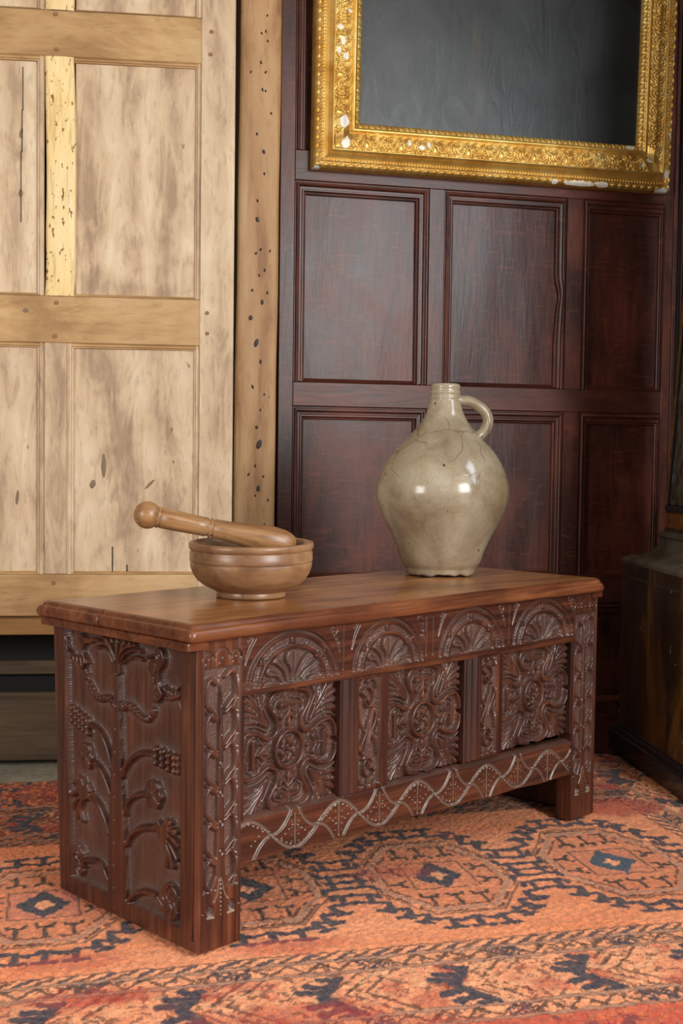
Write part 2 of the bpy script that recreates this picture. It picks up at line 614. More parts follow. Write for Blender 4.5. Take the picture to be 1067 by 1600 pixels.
def dark_panel(xl, xr, zb, zt, wl, wr, wt, bite=None, plain_bottom=True):
    """one fielded opening of the panelling: mouldings left, top, right, a chamfered ledge below and the panel"""
    y = WY

    def pr(w):
        return [(d * w / .034, h) for d, h in DPROF]
    link('moulding', strip_mesh('moulding', (xl, y, zt), (xr, y, zt), (0, 0, -1), pr(wt), wl / wt, wr / wt), M['dark_x'], wall)
    link('moulding', strip_mesh('moulding', (xl, y, zb), (xl, y, zt), (1, 0, 0), pr(wl), 0, wt / wl), M['dark'], wall)
    link('moulding', strip_mesh('moulding', (xr, y, zb), (xr, y, zt), (-1, 0, 0), pr(wr), 0, wt / wr, seg=40 if bite else 1, bite=bite),
         M['dark'], wall)
    link('chamfer', strip_mesh('chamfer', (xl, y, zb), (xr, y, zb), (0, 0, 1), DSLOPE, 0, 0), M['dark_x'], wall)
    # panel: a slightly cupped board
    nx, nz = 24, 24
    U, V = np.meshgrid(np.linspace(xl + .004, xr - .004, nx), np.linspace(zb + .004, zt - .004, nz))
    Y = WY + .0215 + .004 * (vnoise(U * 5 + xl * 9, V * 2.2, 3) - .5) + .0015 * (vnoise(U * 22, V * 5, 5) - .5)
    P = np.stack([U, Y, V], -1).reshape(-1, 3)
    link('panel', mesh_np('panel', P, grid_faces(nz, nx)), M['dark'], wall)


def dbox(name, x0, x1, z0, z1, mat, d=0.0, th=.045, bev=.0015):
    o = box(name, (x0, x1, WY - d, WY + th, z0, z1), M[mat], wall, bev)
    return o


TOPZ = 2.75
dbox('stile', .3985, .4393, FLOOR_Z, TOPZ, 'dark')
dbox('stile', 1.5480, 1.5750, FLOOR_Z, TOPZ, 'dark', .0008)
dbox('rail', .4393, 1.5480, 1.5171, 1.5975, 'dark_x')
dbox('rail', .4393, 1.5480, .9043, .9700, 'dark_x')
dbox('rail', .4393, 1.5480, .3460, .4300, 'dark_x')
dbox('rail', .4393, 1.5480, FLOOR_Z, .055, 'dark_x')
dbox('rail', .4393, 1.5480, 2.55, TOPZ, 'dark_x')
rows = [(.055, .3460), (.4300, .9043), (.9700, 1.5171), (1.5975, 2.55)]
for k, (zb, zt) in enumerate(rows):
    dbox('muntin', .8226, .8690, zb, zt, 'dark', -.0005)
    dbox('muntin', 1.2390, 1.2900, zb, zt, 'dark', -.0005)
    b = (lambda f: .012 * math.exp(-((f - .52) / .07) ** 2) + .004 * math.exp(-((f - .40) / .09) ** 2)) if k == 2 else None
    dark_panel(.4393, .8226, zb, zt, .033, .036, .036)
    dark_panel(.8690, 1.2390, zb, zt, .028, .030, .035, bite=b)
    dark_panel(1.2900, 1.5480, zb, zt, .026, .012, .034)
# reeded black strip at the right end of the panelling
bm = bmesh.new()
box_bm(bm, 1.5755, 1.655, WY - .004, WY + .045, FLOOR_Z, TOPZ, bev=.001)
o = link('end_strip', bm_mesh('end_strip', bm), M['dark'], wall)
for x in (1.586, 1.606):
    prof = [(d, .0085 * math.sin(math.pi * d / .015)) for d in np.linspace(0, .015, 7)]
    link('bead', strip_mesh('bead', (x, WY - .004, FLOOR_Z), (x, WY - .004, TOPZ), (1, 0, 0), prof, 0, 0), M['ebony'], wall)
dbox('skirting', .40, 1.655, FLOOR_Z, .012, 'dark_x', .012)
slab('shade_strip_1', (.43, 1.655, 1.092, WY - .014, -.05, -.003), M['dark_x'], 'dark strip added for the deep shade on the floor along the panelling')  # dark slab added over the floor to colour in the corner shade

# ------------------------------------------------------------------ honey-coloured timber post
post = thing('timber_post', 'honey coloured upright timber post pocked with dark nail stubs, between pale cupboard and dark panelling',
             'post', (.326, 1.4475, FLOOR_Z))
nu, nv = 14, 240
U, V = np.meshgrid(np.linspace(-.065, .062, nu), np.linspace(0, 2.75, nv))
PL = .2745 + (V - .558) * .0078 - .326
PR = .3885 + (V - .506) * .0052 - .326
H = .0025 * (fbm(U * 18 + 3, V * 3, 11) - .5)
edge = np.minimum(U + .065, .062 - U)
H -= .004 * np.clip(1 - edge / .008, 0, 1) ** 2
U2 = U + (.003 * (vnoise(U * 0, V * 4, 13) - .5)) * (np.abs(U) > .05)
U2 = PL + (U2 + .065) / .127 * (PR - PL)
front = np.stack([U2, -.015 - H, V], -1).reshape(-1, 3)
n0 = len(front)
ring = np.concatenate([np.arange(nv) * nu])
ring2 = np.arange(nv) * nu + nu - 1
bl = front[ring] * [1, 0, 1] + [0, .055, 0]
br = front[ring2] * [1, 0, 1] + [0, .055, 0]
Vp = np.vstack([front, bl, br])
il, ir = n0 + np.arange(nv), n0 + nv + np.arange(nv)
F2 = np.stack([ring[:-1], ring[1:], il[1:], il[:-1]], 1)
F3 = np.stack([ring2[1:], ring2[:-1], ir[:-1], ir[1:]], 1)
link('post_shaft', mesh_np('post_shaft', Vp, [grid_faces(nv, nu), np.vstack([F2, F3])]), M['post'], post)
NAILS = [(.351, 1.941), (.347, 1.899), (.336, 1.893), (.353, 1.874), (.335, 1.816), (.308, 1.789), (.348, 1.792), (.34, 1.745),
         (.348, 1.742), (.364, 1.684), (.326, 1.627), (.345, 1.581), (.347, 1.523), (.329, 1.45), (.329, 1.4), (.339, 1.321),
         (.326, 1.31), (.364, 1.318), (.335, 1.251), (.35, 1.266), (.317, 1.211), (.358, 1.206), (.344, 1.18), (.313, 1.137),
         (.329, 1.07), (.341, 1.02), (.32, .952), (.352, .932), (.342, .89), (.332, .843), (.339, .797), (.329, .739),
         (.311, .715), (.352, .71), (.338, .677), (.33, .658), (.365, .646), (.356, .578)]
BIG = {11: 1.7, 14: 1.5, 23: 1.9, 24: 2.2, 25: 1.5, 26: 1.5, 29: 1.4, 30: 2.6, 34: 2.0, 22: 1.4}
bm = bmesh.new()
bmesh.ops.create_uvsphere(bm, u_segments=9, v_segments=6, radius=1.0)
nail_me = bm_mesh('nail', bm, True)
nail_me.materials.append(M['iron'])
for i, (x, z) in enumerate(NAILS):
    o = link('nail', nail_me, None, post)
    s = .0032 * BIG.get(i, 1.0)
    o.location = (x - .321, -.0155, z - FLOOR_Z)
    o.scale = (s * random.uniform(.7, 1), .0022, s * random.uniform(1.1, 1.7))
    o.rotation_euler = (0, random.uniform(-.5, .5), 0)

# ------------------------------------------------------------------ pale panelled cupboard
CUP_R = -0.120155
cup = thing('panelled_cupboard', 'tall bleached oak panelled cupboard with pegged rails, standing left of the nailed post', 'cupboard',
            (-.28245, 1.26937, FLOOR_Z), CUP_R)
# local: x along the front, y into the depth, z up (from the floor)
ZO = -FLOOR_Z


def cbox(name, x0, x1, z0, z1, mat, y0=0.0, y1=.03, bev=.002, label=None):
    return box(name, (x0, x1, y0, y1, z0 + ZO, z1 + ZO), M[mat], cup, bev, label)


CL, CR = -.349, .5235
cbox('stile', .4390, CR, -.0, 2.25, 'pale')
cbox('stile', CL, -.265, -.0, 2.25, 'pale')
RAILS = [(.362, .4663), (1.0374, 1.1522), (1.7306, 1.8414), (2.14, 2.25)]
for a, b in RAILS:
    cbox('rail', -.265, .4390, a, b, 'pale_x', .0005)
CPROF = [(0, 0), (.002, -.003), (.0045, -.0005), (.008, -.001), (.0095, -.005), (.0125, -.0055), (.0135, -.012)]


def cstrip(p0, p1, inward, w, m0, m1, mat):
    pr = [(d * w / .0135, h) for d, h in CPROF]
    link('moulding', strip_mesh('moulding', p0, p1, inward, pr, m0, m1), M[mat], cup)


crow = [(.4663, 1.0374), (1.1522, 1.7306), (1.8414, 2.14)]
for k, (zb, zt) in enumerate(crow):
    mm = 'worm' if k >= 1 else 'pale'
    if k == 0:
        cbox('muntin', .0610, .1160, zb, zt, mm, -.001)
    else:
        # worm-eaten muntin, its front rounded and ragged
        nu, nv = 12, 120
        U, V = np.meshgrid(np.linspace(.061, .1315, nu), np.linspace(zb + ZO, zt + ZO, nv))
        wv = .0035 * (vnoise(U * 0, V * 9, 21) - .5) + .006 * np.sin((V - zb) * 5.2)
        q = (U - .0963) / .0353
        Yf = .004 - .006 * np.sqrt(np.clip(1 - q ** 2 * .97, 0, 1)) + .003 * (fbm(U * 90, V * 30, 23) - .5)
        P = np.stack([U + wv * (np.abs(q) > .3), Yf, V], -1).reshape(-1, 3)
        sd = P.copy()
        n = len(P)
        L_, R_ = np.arange(nv) * nu, np.arange(nv) * nu + nu - 1
        bl, br = P[L_].copy(), P[R_].copy()
        bl[:, 1] = .02
        br[:, 1] = .02
        il, ir = n + np.arange(nv), n + nv + np.arange(nv)
        F2 = np.vstack([np.stack([L_[:-1], L_[1:], il[1:], il[:-1]], 1), np.stack([R_[1:], R_[:-1], ir[:-1], ir[1:]], 1)])
        link('muntin', mesh_np('muntin', np.vstack([P, bl, br]), [grid_faces(nv, nu), F2]), M['worm'], cup,
             'worm-eaten bright yellow muntin')
    for xl, xr in ((-.265, .061), (.1160 if k == 0 else .1315, .439)):
        left = xl > 0
        wl = .016 if (left and k == 0) else .013
        wr = .013 if left else .018
        zt2 = zt + ZO
        zb2 = zb + ZO
        cstrip((xl, 0, zt2), (xr, 0, zt2), (0, 0, -1), .012, 0, 0, 'pale_x')
        if not (left and k >= 1):
            cstrip((xl, 0, zb2), (xl, 0, zt2), (1, 0, 0), wl, 0, 0, 'pale')
        cstrip((xr, 0, zb2), (xr, 0, zt2), (-1, 0, 0), wr, 0, 0, 'pale')
        link('chamfer', strip_mesh('chamfer', (xl, 0, zb2), (xr, 0, zb2), (0, 0, 1), [(0, 0), (.001, -.002), (.007, -.0118), (.0075, -.014)],
                                   0, 0), M['pale_x'], cup)
        nx, nz = 24, 36
        U, V = np.meshgrid(np.linspace(xl + .003, xr - .003, nx), np.linspace(zb2 + .003, zt2 - .003, nz))
        Y = .0118 + .003 * (vnoise(U * 5 + k * 3.3, V * 2, 31) - .5)
        # a split in the right board of the lower row
        link('panel', mesh_np('panel', np.stack([U, Y, V], -1).reshape(-1, 3), grid_faces(nz, nx)), M['pale'], cup)
PEGS = [(.0864, 1.8311), (.0888, 1.7471), (.4636, 1.8092), (.4616, 1.7541), (.0898, 1.1351), (.0861, 1.0537), (.4576, 1.1198),
        (.458, 1.0691), (.0839, .4445)]
bm = bmesh.new()
bmesh.ops.create_cone(bm, segments=10, radius1=.0056, radius2=.0044, depth=.004, cap_ends=True,
                      matrix=Matrix.Rotation(math.pi / 2, 4, 'X'))
peg_me = bm_mesh('peg', bm)
peg_me.materials.append(M['peg'])
for x, z in PEGS:
    o = link('peg', peg_me, None, cup)
    o.location = (x, -.0005, z + ZO)
KN = wood('dark_knot', (srgb(84, 62, 46), srgb(132, 104, 78), srgb(160, 132, 104)), 'z', 60, 6, blotch=.3)
M['knot'] = KN
bm = bmesh.new()
bmesh.ops.create_uvsphere(bm, u_segments=10, v_segments=6, radius=1.0)
wobble(bm, .12, 5)
knot_me = bm_mesh('knot', bm, True)
knot_me.materials.append(KN)
for x, z, sx, sz, ang in ((.205, .735, .006, .030, 0), (.178, .690, .007, .011, .3), (.320, .693, .005, .026, .75), (-.005, .655, .004, .018, .1), (.004, 1.545, .004, .012, .2), (.003, 1.40, .005, .009, 0),
                          (.017, 1.114, .007, .005, 0), (.415, .80, .003, .006, 0)):
    o = link('knot', knot_me, None, cup)
    on_rail = 1.04 < z < 1.15
    o.location = (x, -.0003 if on_rail else .0118, z + ZO)
    o.scale = (sx, .0012, sz)
    o.rotation_euler = (0, ang, 0)
for x, z0, z1 in ((.226, .470, .535), (.262, .470, .490), (.0075, 1.60, 1.705), (.0055, 1.50, 1.602), (.003, 1.33, 1.502)):
    box('split', (x, x + (.0022 if x > .1 else .0012), .0095, .013, z0 + ZO, z1 + ZO), M['black'], cup, .0004)
cbox('carcass_side', CR - .02, CR, 0, 2.25, 'pale', .03, .17)
cbox('carcass_side', CL, CL + .02, 0, 2.25, 'pale', .03, .17)
cbox('back_board', CL, CR, 0, 2.25, 'black', .17, .18)
cbox('shelf_board', CL + .02, CR - .02, .365, .38, 'plinth', .03, .17)
cbox('top_board', CL - .02, CR + .02, 2.25, 2.28, 'pale_x', -.02, .18)
cbox('apron_board', CL + .084, CR - .084, .312, .372, 'apron', .022, .04)
cbox('plinth_board', CL + .084, CR - .084, .012, .168, 'plinth', .010, .03)
cbox('plinth_board', CL + .084, CR - .084, -.0, .014, 'plinth', .002, .03)
cbox('back_rail', CL + .02, CR - .02, .19, .225, 'plinth', .15, .168)
# ------------------------------------------------------------------ rug
# patterned wool rug: field with a row of octagons, worked knot by knot
RX0, RX1, RY0, RY1 = -.78, 1.222, -.42, 1.085


def seg_d(X, Y, a, b):
    ax, ay = a
    bx, by = b
    dx, dy = bx - ax, by - ay
    L2 = dx * dx + dy * dy + 1e-12
    t = np.clip(((X - ax) * dx + (Y - ay) * dy) / L2, 0, 1)
    return np.hypot(X - ax - t * dx, Y - ay - t * dy)


def poly_d(X, Y, pts):
    d = seg_d(X, Y, pts[0], pts[1])
    for k in range(1, len(pts) - 1):
        d = np.minimum(d, seg_d(X, Y, pts[k], pts[k + 1]))
    return d


def build_rug():
    step = .0031
    nu, nv = int((RX1 - RX0) / step), int((RY1 - RY0) / step)
    X, Y = np.meshgrid(np.linspace(RX0, RX1, nu), np.linspace(RY0, RY1, nv))
    PX, PY = X.copy(), Y.copy()
    # woven irregularity and the skew of the far half
    jx = .005 * (fbm(X * 55, Y * 55, 41) - .5) + .012 * (fbm(X * 6, Y * 6, 44) - .5)
    jy = .005 * (fbm(X * 55, Y * 55, 47) - .5) + .010 * (fbm(X * 6, Y * 6, 50) - .5)
    X = X + jx
    k = 1 + .20 * np.clip((X + .3) / 1.35, 0, 1)
    Y = Y + jy
    Y = np.where(Y > .28, .28 + (Y - .28) / k, Y)
    OR, OR2, RED = np.array(srgb(234, 124, 68)), np.array(srgb(252, 168, 120)), np.array(srgb(178, 30, 22))
    PINK, TAN, BRN = np.array(srgb(214, 124, 96)), np.array(srgb(190, 138, 112)), np.array(srgb(56, 28, 24))
    BLU, TEAL, CREAM = np.array(srgb(26, 37, 62)), np.array(srgb(34, 72, 94)), np.array(srgb(240, 178, 132))
    ab = fbm(X * 3.0, Y * 14, 53)[..., None]
    C = OR * (1 - ab) + OR2 * ab
    st = np.clip((fbm(X * 5.2 + 2, Y * 6.5, 57) - .73) * 6, 0, 1)

    def blob(cx, cy, rx, ry, s=1.0):
        nonlocal st
        q = ((X - cx) / rx) ** 2 + ((Y - cy) / ry) ** 2 + 1.2 * (fbm(X * 30, Y * 30, 61) - .5)
        st = np.maximum(st, s * np.clip(1.6 - q * 1.6, 0, 1))
    blob(1.02, .56, .11, .06)
    blob(.15, .015, .11, .035, .7)
    blob(-.18, .03, .12, .03, .7)
    blob(.10, -.22, .16, .05, .8)
    blob(-.15, -.10, .12, .04, .7)
    blob(.45, -.34, .5, .06, .75)
    blob(-.15, .97, .1, .05, .8)

    def put(mask, c, a=1.0):
        nonlocal C
        m = (np.clip(mask, 0, 1) * a)[..., None]
        C = C * (1 - m) + c * m

    def line(d, w):
        return np.clip((w - d) / .0022 + .5, 0, 1)
    field = (Y > -.02) & (Y < .60) & (X < 1.045) & (X > -.625)
    fz = fbm(X * 120, Y * 40, 67)
    for i in range(-1, 4):
        cx, cy = -.222 + .3535 * i, .278
        A, B = X - cx, Y - cy
        a, b = np.abs(A), np.abs(B)
        near = (a < .20) & (b < .30) & field
        p, q = a / .115, b / .157
        m = np.maximum(np.maximum(p, q), (1.19 * p + q) / 1.571)
        inn = m < 1
        put(inn * near, np.array(srgb(206, 112, 74)), .5)
        box_ = np.maximum(a / .060, b / .062)
        if i in (0,):
            put((box_ < 1) * near, PINK, .9)
        elif i == 3:
            put((box_ < 1) * near, PINK, .35)
        put(line(np.abs(box_ - 1) * .06, .0022) * near, BRN, .85)
        e = a / .050 + b / .062 + .34 * (fz - .5)
        put((np.clip((1 - e) / .08 + .5, 0, 1)) * near, TEAL if i in (3,) else BLU)
        put((np.clip((.34 - e) / .08 + .5, 0, 1)) * near, OR2)
        # light octagon line between two speckled brown ones
        spk = (fbm(X * 90, Y * 90, 71) > .42)
        for mm, w in ((.915, .0028), (1.085, .0036), (1.14, .0018)):
            put(line(np.abs(m - mm) * .125, w) * near * (spk if mm != 1.14 else 1), BRN, .9)
        put(line(np.abs(m - 1.0) * .125, .0042) * near, TAN)
        # brown hooks inside
        hk = []
        for hx in (-.047, 0, .047):
            for s in (1, -1):
                hk += [[(hx, s * .138), (hx, s * .098)], [(hx - .015, s * .088), (hx - .012, s * .099), (hx + .012, s * .099), (hx + .015, s * .088)]]
        for hy in (-.032, .032):
            for s in (1, -1):
                hk += [[(s * .104, hy), (s * .080, hy)], [(s * .071, hy - .014), (s * .080, hy - .011), (s * .080, hy + .011), (s * .071, hy + .014)]]
        D = np.full(X.shape, 9.)
        sl = np.where(near.any(0))[0]
        rw = np.where(near.any(1))[0]
        if len(sl) == 0:
            continue
        S = (slice(rw[0], rw[-1] + 1), slice(sl[0], sl[-1] + 1))
        As, Bs = A[S], B[S]
        dd = np.full(As.shape, 9.)
        for h in hk:
            dd = np.minimum(dd, poly_d(As, Bs, h))
        D[S] = dd
        put(line(D, .0042) * near, BRN)
        # blue stepped outline with outward hooks
        stp = [(0, .200), (.030, .214), (.055, .200), (.078, .200), (.078, .178), (.102, .178), (.102, .146), (.126, .146), (.126, .112),
               (.150, .105), (.177, .100)]
        hooks = [[(.0, .200), (.0, .238)], [(-.016, .242), (.016, .242)], [(.047, .200), (.047, .240)], [(.032, .242), (.064, .240)],
                 [(.082, .190), (.094, .212)], [(.082, .216), (.104, .206)], [(.106, .164), (.118, .186)], [(.106, .190), (.128, .180)],
                 [(.130, .130), (.142, .150)], [(.130, .154), (.152, .144)], [(.177, .062), (.140, .066), (.135, .084)],
                 [(.177, .030), (.135, .030), (.128, .046)], [(.177, .0), (.14, .0)], [(.15, .0), (.15, .030)], [(.152, .066), (.152, .10)]]
        Aa, Ba = np.abs(As), np.abs(Bs)
        dd = poly_d(Aa, Ba, stp)
        for h in hooks:
            dd = np.minimum(dd, poly_d(Aa, Ba, h))
        D[S] = dd
        put(line(D, .0066) * near, BLU, .97)

    def border(e, s, msk, flip=1):
        """e outward distance from the field edge, s along it"""
        nonlocal C
        c0 = fbm(s * 40, e * 60, 73)
        spk = fbm(s * 95, e * 95, 77)
        put(msk * (e > 0), OR2 if flip == 1 else OR * .42, .7)
        if flip == -1:
            put(msk * (e > .07) * (c0 > .52), RED * .5, .7)
        # A: slanting dashes
        ina = (e > .003) & (e < .026)
        ph = (s * 1.0 + e * 1.4 * flip) / .030
        fr = ph - np.floor(ph)
        odd = (np.floor(ph).astype(int) % 2) == 0
        put(msk * ina * (fr < .55) * odd, BLU, .9)
        put(msk * ina * (fr < .45) * (~odd), BRN, .85)
        # B and C: small linked motifs
        for lo, hi, sd in ((.033, .067, 0), (.225, .258, .4)):
            inb = (e > lo) & (e < hi)
            mid = (lo + hi) / 2
            zz = np.abs(((s / .052 + sd) % 1) - .5) * 2
            d = np.abs((e - mid) / (hi - lo) * 2 - (zz * 2 - 1) * .8)
            put(msk * inb * (d < .26), BRN, .85)
            put(msk * inb * (spk > .60), BRN, .8)
            cell = np.floor(s / .105 + sd).astype(int)
            put(msk * inb * (cell % 2 == 0) * (np.abs(((s / .105 + sd) % 1) - .5) < .24) * (spk < .56) * (spk > .35), BLU, .95)
        # main band: chevrons and blue fishbones
        inm = (e > .077) & (e < .216)
        em = .146
        per = .1985
        u = ((s - .118) / per) % 1.0
        su = u * per
        ee = -(e - em)
        inn = np.abs(ee)
        dch = np.abs(su - .118 - (.055 - inn) * -.9)
        for off, w, cc in ((0, .0045, BRN), (.030, .0040, BRN), (-.026, .0035, BRN)):
            put(msk * inm * line(np.abs(su - (.135 + off) + (.06 - inn) * .95), w) * (c0 > .32), cc, .85)
        put(msk * inm * (spk > .63), BRN, .7)
        put(msk * inm * (fbm(s * 80, e * 80, 79) > .66), CREAM, .7)
        put(msk * inm * np.clip((fbm(s * 22, e * 22, 81) - .5) * 6, 0, 1), RED, .55)
        fb = [[(.088, -.003), (.124, .052)], [(.088, -.003), (.132, -.066)], [(.106, .026), (.074, .036)], [(.096, .010), (.060, .018)],
              [(.100, -.018), (.066, -.030)], [(.113, -.040), (.078, -.056)], [(.118, .046), (.098, .056)], [(.132, -.066), (.108, -.068)]]
        dd = np.full(X.shape, 9.)
        mm = msk & inm
        su_, ee_ = su[mm], ee[mm] * 1.0
        t = np.full(su_.shape, 9.)
        for h in fb:
            t = np.minimum(t, poly_d(su_, ee_, [(h[0][0] - .045, h[0][1]), (h[1][0] - .045, h[1][1])]))
        dd[mm] = t
        put(line(dd, .0092) * mm, BLU, .97)
        # outermost band, red with blue blots
        ino = e > .268
        put(msk * ino, RED * (1.2 if flip == 1 else .45), .7)
        put(msk * ino * (fbm(s * 26, e * 26, 83) > .58), BLU, .9)
        put(msk * ino * (spk > .58), OR, .8)
        # guard lines
        for le, w in ((.0, .002),):
            put(msk * line(np.abs(e - le), w), BRN, .9)
        for le in (.0295, .072, .2205, .2635):
            put(msk * line(np.abs(e - le), .0062), BRN, .75)
            put(msk * line(np.abs(e - le), .0032), TAN, .95)
    eF, eB = -.02 - Y, Y - .60
    eR, eL = X - 1.045, -.625 - X
    eM = np.maximum.reduce([eF, eB, eR, eL])
    border(eF, X, (eF == eM) & (eF > -.003))
    border(eB, X + .03, (eB == eM) & (eB > -.003), -1)
    border(eR, Y, (eR == eM) & (eR > -.003))
    border(eL, Y, (eL == eM) & (eL > -.003))
    stm = (st * (.75 + .35 * fbm(X * 70, Y * 70, 87)))[..., None]
    C = C * (1 - stm * .8) + (C * .15 + RED * .9) * stm * .8
    # worn, speckled wool
    C = C * (.70 + .62 * fbm(PX * 150, PY * 150, 89)[..., None])
    edge = np.minimum.reduce([PX - RX0, RX1 - PX, PY - RY0, RY1 - PY])
    Z = -.0075 + .0065 * fbm(PX * 170, PY * 170, 91) + .0020 * (fbm(PX * 14, PY * 14, 95) - .5)
    Z = Z - .007 * np.clip(1 - edge / .006, 0, 1)
    V = np.stack([PX, PY + .004 * (vnoise(PX * 9, PY * 0, 97) - .5) * (PY > RY1 - .01), Z], -1).reshape(-1, 3)
    return mesh_np('rug', V, grid_faces(nv, nu), True, None, C.reshape(-1, 3))


rug = link('rug', build_rug(), M['rug'])
rug['label'] = 'faded orange wool rug with dark blue octagons and a fishbone border, under the chest'
rug['category'] = 'rug'


# ------------------------------------------------------------------ carving: height fields
class Relief:
    def __init__(self, U, V, base=0.0):
        self.U, self.V = U, V
        self.h = np.full(U.shape, base, float)
        self.wax = np.zeros(U.shape)
        self.pale = np.zeros(U.shape)
        self.near = np.full(U.shape, 9.0)

    def win(self, pts, r):
        p = np.asarray(pts, float)
        m = (self.U > p[:, 0].min() - r) & (self.U < p[:, 0].max() + r) & (self.V > p[:, 1].min() - r) & (self.V < p[:, 1].max() + r)
        rows, cols = np.where(m.any(1))[0], np.where(m.any(0))[0]
        if len(rows) == 0 or len(cols) == 0:
            return None
        return (slice(rows[0], rows[-1] + 1), slice(cols[0], cols[-1] + 1))

    def dist(self, pts, r):
        S = self.win(pts, r)
        if S is None:
            return None
        u, v = self.U[S], self.V[S]
        D, T = np.full(u.shape, 9.0), np.zeros(u.shape)
        p = np.asarray(pts, float)
        L = np.concatenate([[0], np.cumsum(np.hypot(*np.diff(p, axis=0).T))])
        tot = max(L[-1], 1e-9)
        for k in range(len(p) - 1):
            dx, dy = p[k + 1] - p[k]
            t = np.clip(((u - p[k, 0]) * dx + (v - p[k, 1]) * dy) / (dx * dx + dy * dy + 1e-12), 0, 1)
            d = np.hypot(u - p[k, 0] - t * dx, v - p[k, 1] - t * dy)
            m = d < D
            D = np.where(m, d, D)
            T = np.where(m, (L[k] + t * (L[k + 1] - L[k])) / tot, T)
        return S, D, T

    def bead(self, pts, r, z0, z1, r1=None, flat=.0, smooth=True):
        """raised strap, radius r..r1 along it"""
        if smooth and len(pts) > 2:
            pts = spline(pts, 8)
        R = max(r, r1 or r)
        q = self.dist(pts, R + .02)
        if q is None:
            return
        S, D, T = q
        rr = r if r1 is None else r + (r1 - r) * T
        x = np.clip(D / rr, 0, 1)
        prof = np.sqrt(1 - x ** 2) if not flat else np.clip((1 - x) / (1 - flat), 0, 1) ** .6
        val = np.where(D < rr, z0 + (z1 - z0) * prof, -9)
        self.h[S] = np.maximum(self.h[S], val)
        self.near[S] = np.minimum(self.near[S], D - rr)

    def groove(self, pts, r, depth, r1=None, wax=.6, smooth=True, pale=0.0):
        if smooth and len(pts) > 2:
            pts = spline(pts, 8)
        R = max(r, r1 or r)
        q = self.dist(pts, R + .004)
        if q is None:
            return
        S, D, T = q
        rr = r if r1 is None else r + (r1 - r) * T
        k = np.clip(1 - D / np.maximum(rr, 1e-5), 0, 1)
        self.h[S] -= depth * np.minimum(k * 1.5, 1) * np.minimum(1, rr / R + .25)
        self.wax[S] = np.maximum(self.wax[S], wax * np.minimum(k * 2, 1))
        if pale:
            self.pale[S] = np.maximum(self.pale[S], pale * np.minimum(k * 2, 1))

    def shape(self, pts, z, bev=.003, smooth=True, add=False):
        """filled closed outline raised to z"""
        if smooth:
            p = spline(list(pts) + [pts[0]], 5)
        else:
            p = np.array(list(pts) + [pts[0]], float)
        q = self.dist(p, .012)
        if q is None:
            return
        S, D, T = q
        u, v = self.U[S], self.V[S]
        ins = np.zeros(u.shape, bool)
        for k in range(len(p) - 1):
            (x0, y0), (x1, y1) = p[k], p[k + 1]
            c = ((y0 > v) != (y1 > v)) & (u < (x1 - x0) * (v - y0) / (y1 - y0 + 1e-12) + x0)
            ins ^= c
        f = np.clip(D / bev, 0, 1)
        f = f * f * (3 - 2 * f)
        lo = self.h[S]
        val = np.where(ins, lo + (z - lo) * f, lo)
        self.h[S] = np.where(ins, np.maximum(val, lo), lo)
        self.near[S] = np.minimum(self.near[S], np.where(ins, -D, D))

    def sink(self, mask, z, wax=0.0):
        self.h = np.where(mask, z, self.h)
        self.wax = np.where(mask, np.maximum(self.wax, wax), self.wax)

    def dot(self, x, y, r, depth, pale=0.0):
        S = self.win([(x, y)], r * 1.5)
        if S is None:
            return
        d = np.hypot(self.U[S] - x, self.V[S] - y)
        k = np.clip(1 - d / r, 0, 1)
        self.h[S] -= depth * np.minimum(k * 2, 1)
        if pale:
            self.pale[S] = np.maximum(self.pale[S], pale * np.minimum(k * 2.2, 1))

    def ring(self, x, y, r, w, z0, z1):
        self.bead([(x + r * math.cos(a), y + r * math.sin(a)) for a in np.linspace(0, 2 * math.pi, 49)], w, z0, z1, smooth=False)

    def stipple(self, mask, amp, sc=520, seed=5):
        n = vnoise(self.U * sc, self.V * sc, seed)
        self.h = np.where(mask, self.h - amp * n, self.h)


def relief_mesh(name, R, y0, depth, mat, parent, plane='front', label=None):
    """front: (u, y0-h, v); end: (-(h) , u, v)"""
    nv, nu = R.U.shape
    U, V, H = R.U, R.V, R.h * (1.6 if plane == 'front' else 1.9)
    if plane == 'front':
        P = np.stack([U, y0 - H, V], -1).reshape(-1, 3)
        back = np.array([0, y0 + depth])
    else:
        k = np.clip(1 - V / .476, 0, 1)                     # the end narrows a little towards the floor
        P = np.stack([y0 - H + .006 * k * U / .402, U * (1 - .035 * k), V], -1).reshape(-1, 3)
    ix = np.arange(nv * nu).reshape(nv, nu)
    b = np.concatenate([ix[0, :-1], ix[:-1, -1], ix[-1, :0:-1], ix[:0:-1, 0]])
    B = P[b].copy()
    if plane == 'front':
        B[:, 1] = y0 + depth
    else:
        B[:, 0] = np.where(B[:, 1] < .02, depth, .034)
    n = len(P)
    bi = n + np.arange(len(b))
    sk = np.stack([b, bi, np.roll(bi, -1), np.roll(b, -1)], 1)
    cs = [0, nu - 1, nu - 1 + nv - 1, 2 * (nu - 1) + nv - 1]
    cap = np.array([[bi[cs[0]], bi[cs[3]], bi[cs[2]], bi[cs[1]]]])
    gf = grid_faces(nv, nu)
    if plane != 'front':
        gf, sk, cap = gf[:, ::-1], sk[:, ::-1], cap[:, ::-1]
    me = mesh_np(name, np.vstack([P, B]), [gf, np.vstack([sk, cap])], True,
                 {'wax': np.clip(R.wax, 0, 1).ravel(), 'pale': np.clip(R.pale, 0, 1).ravel()})
    return link(name, me, mat, parent, label)


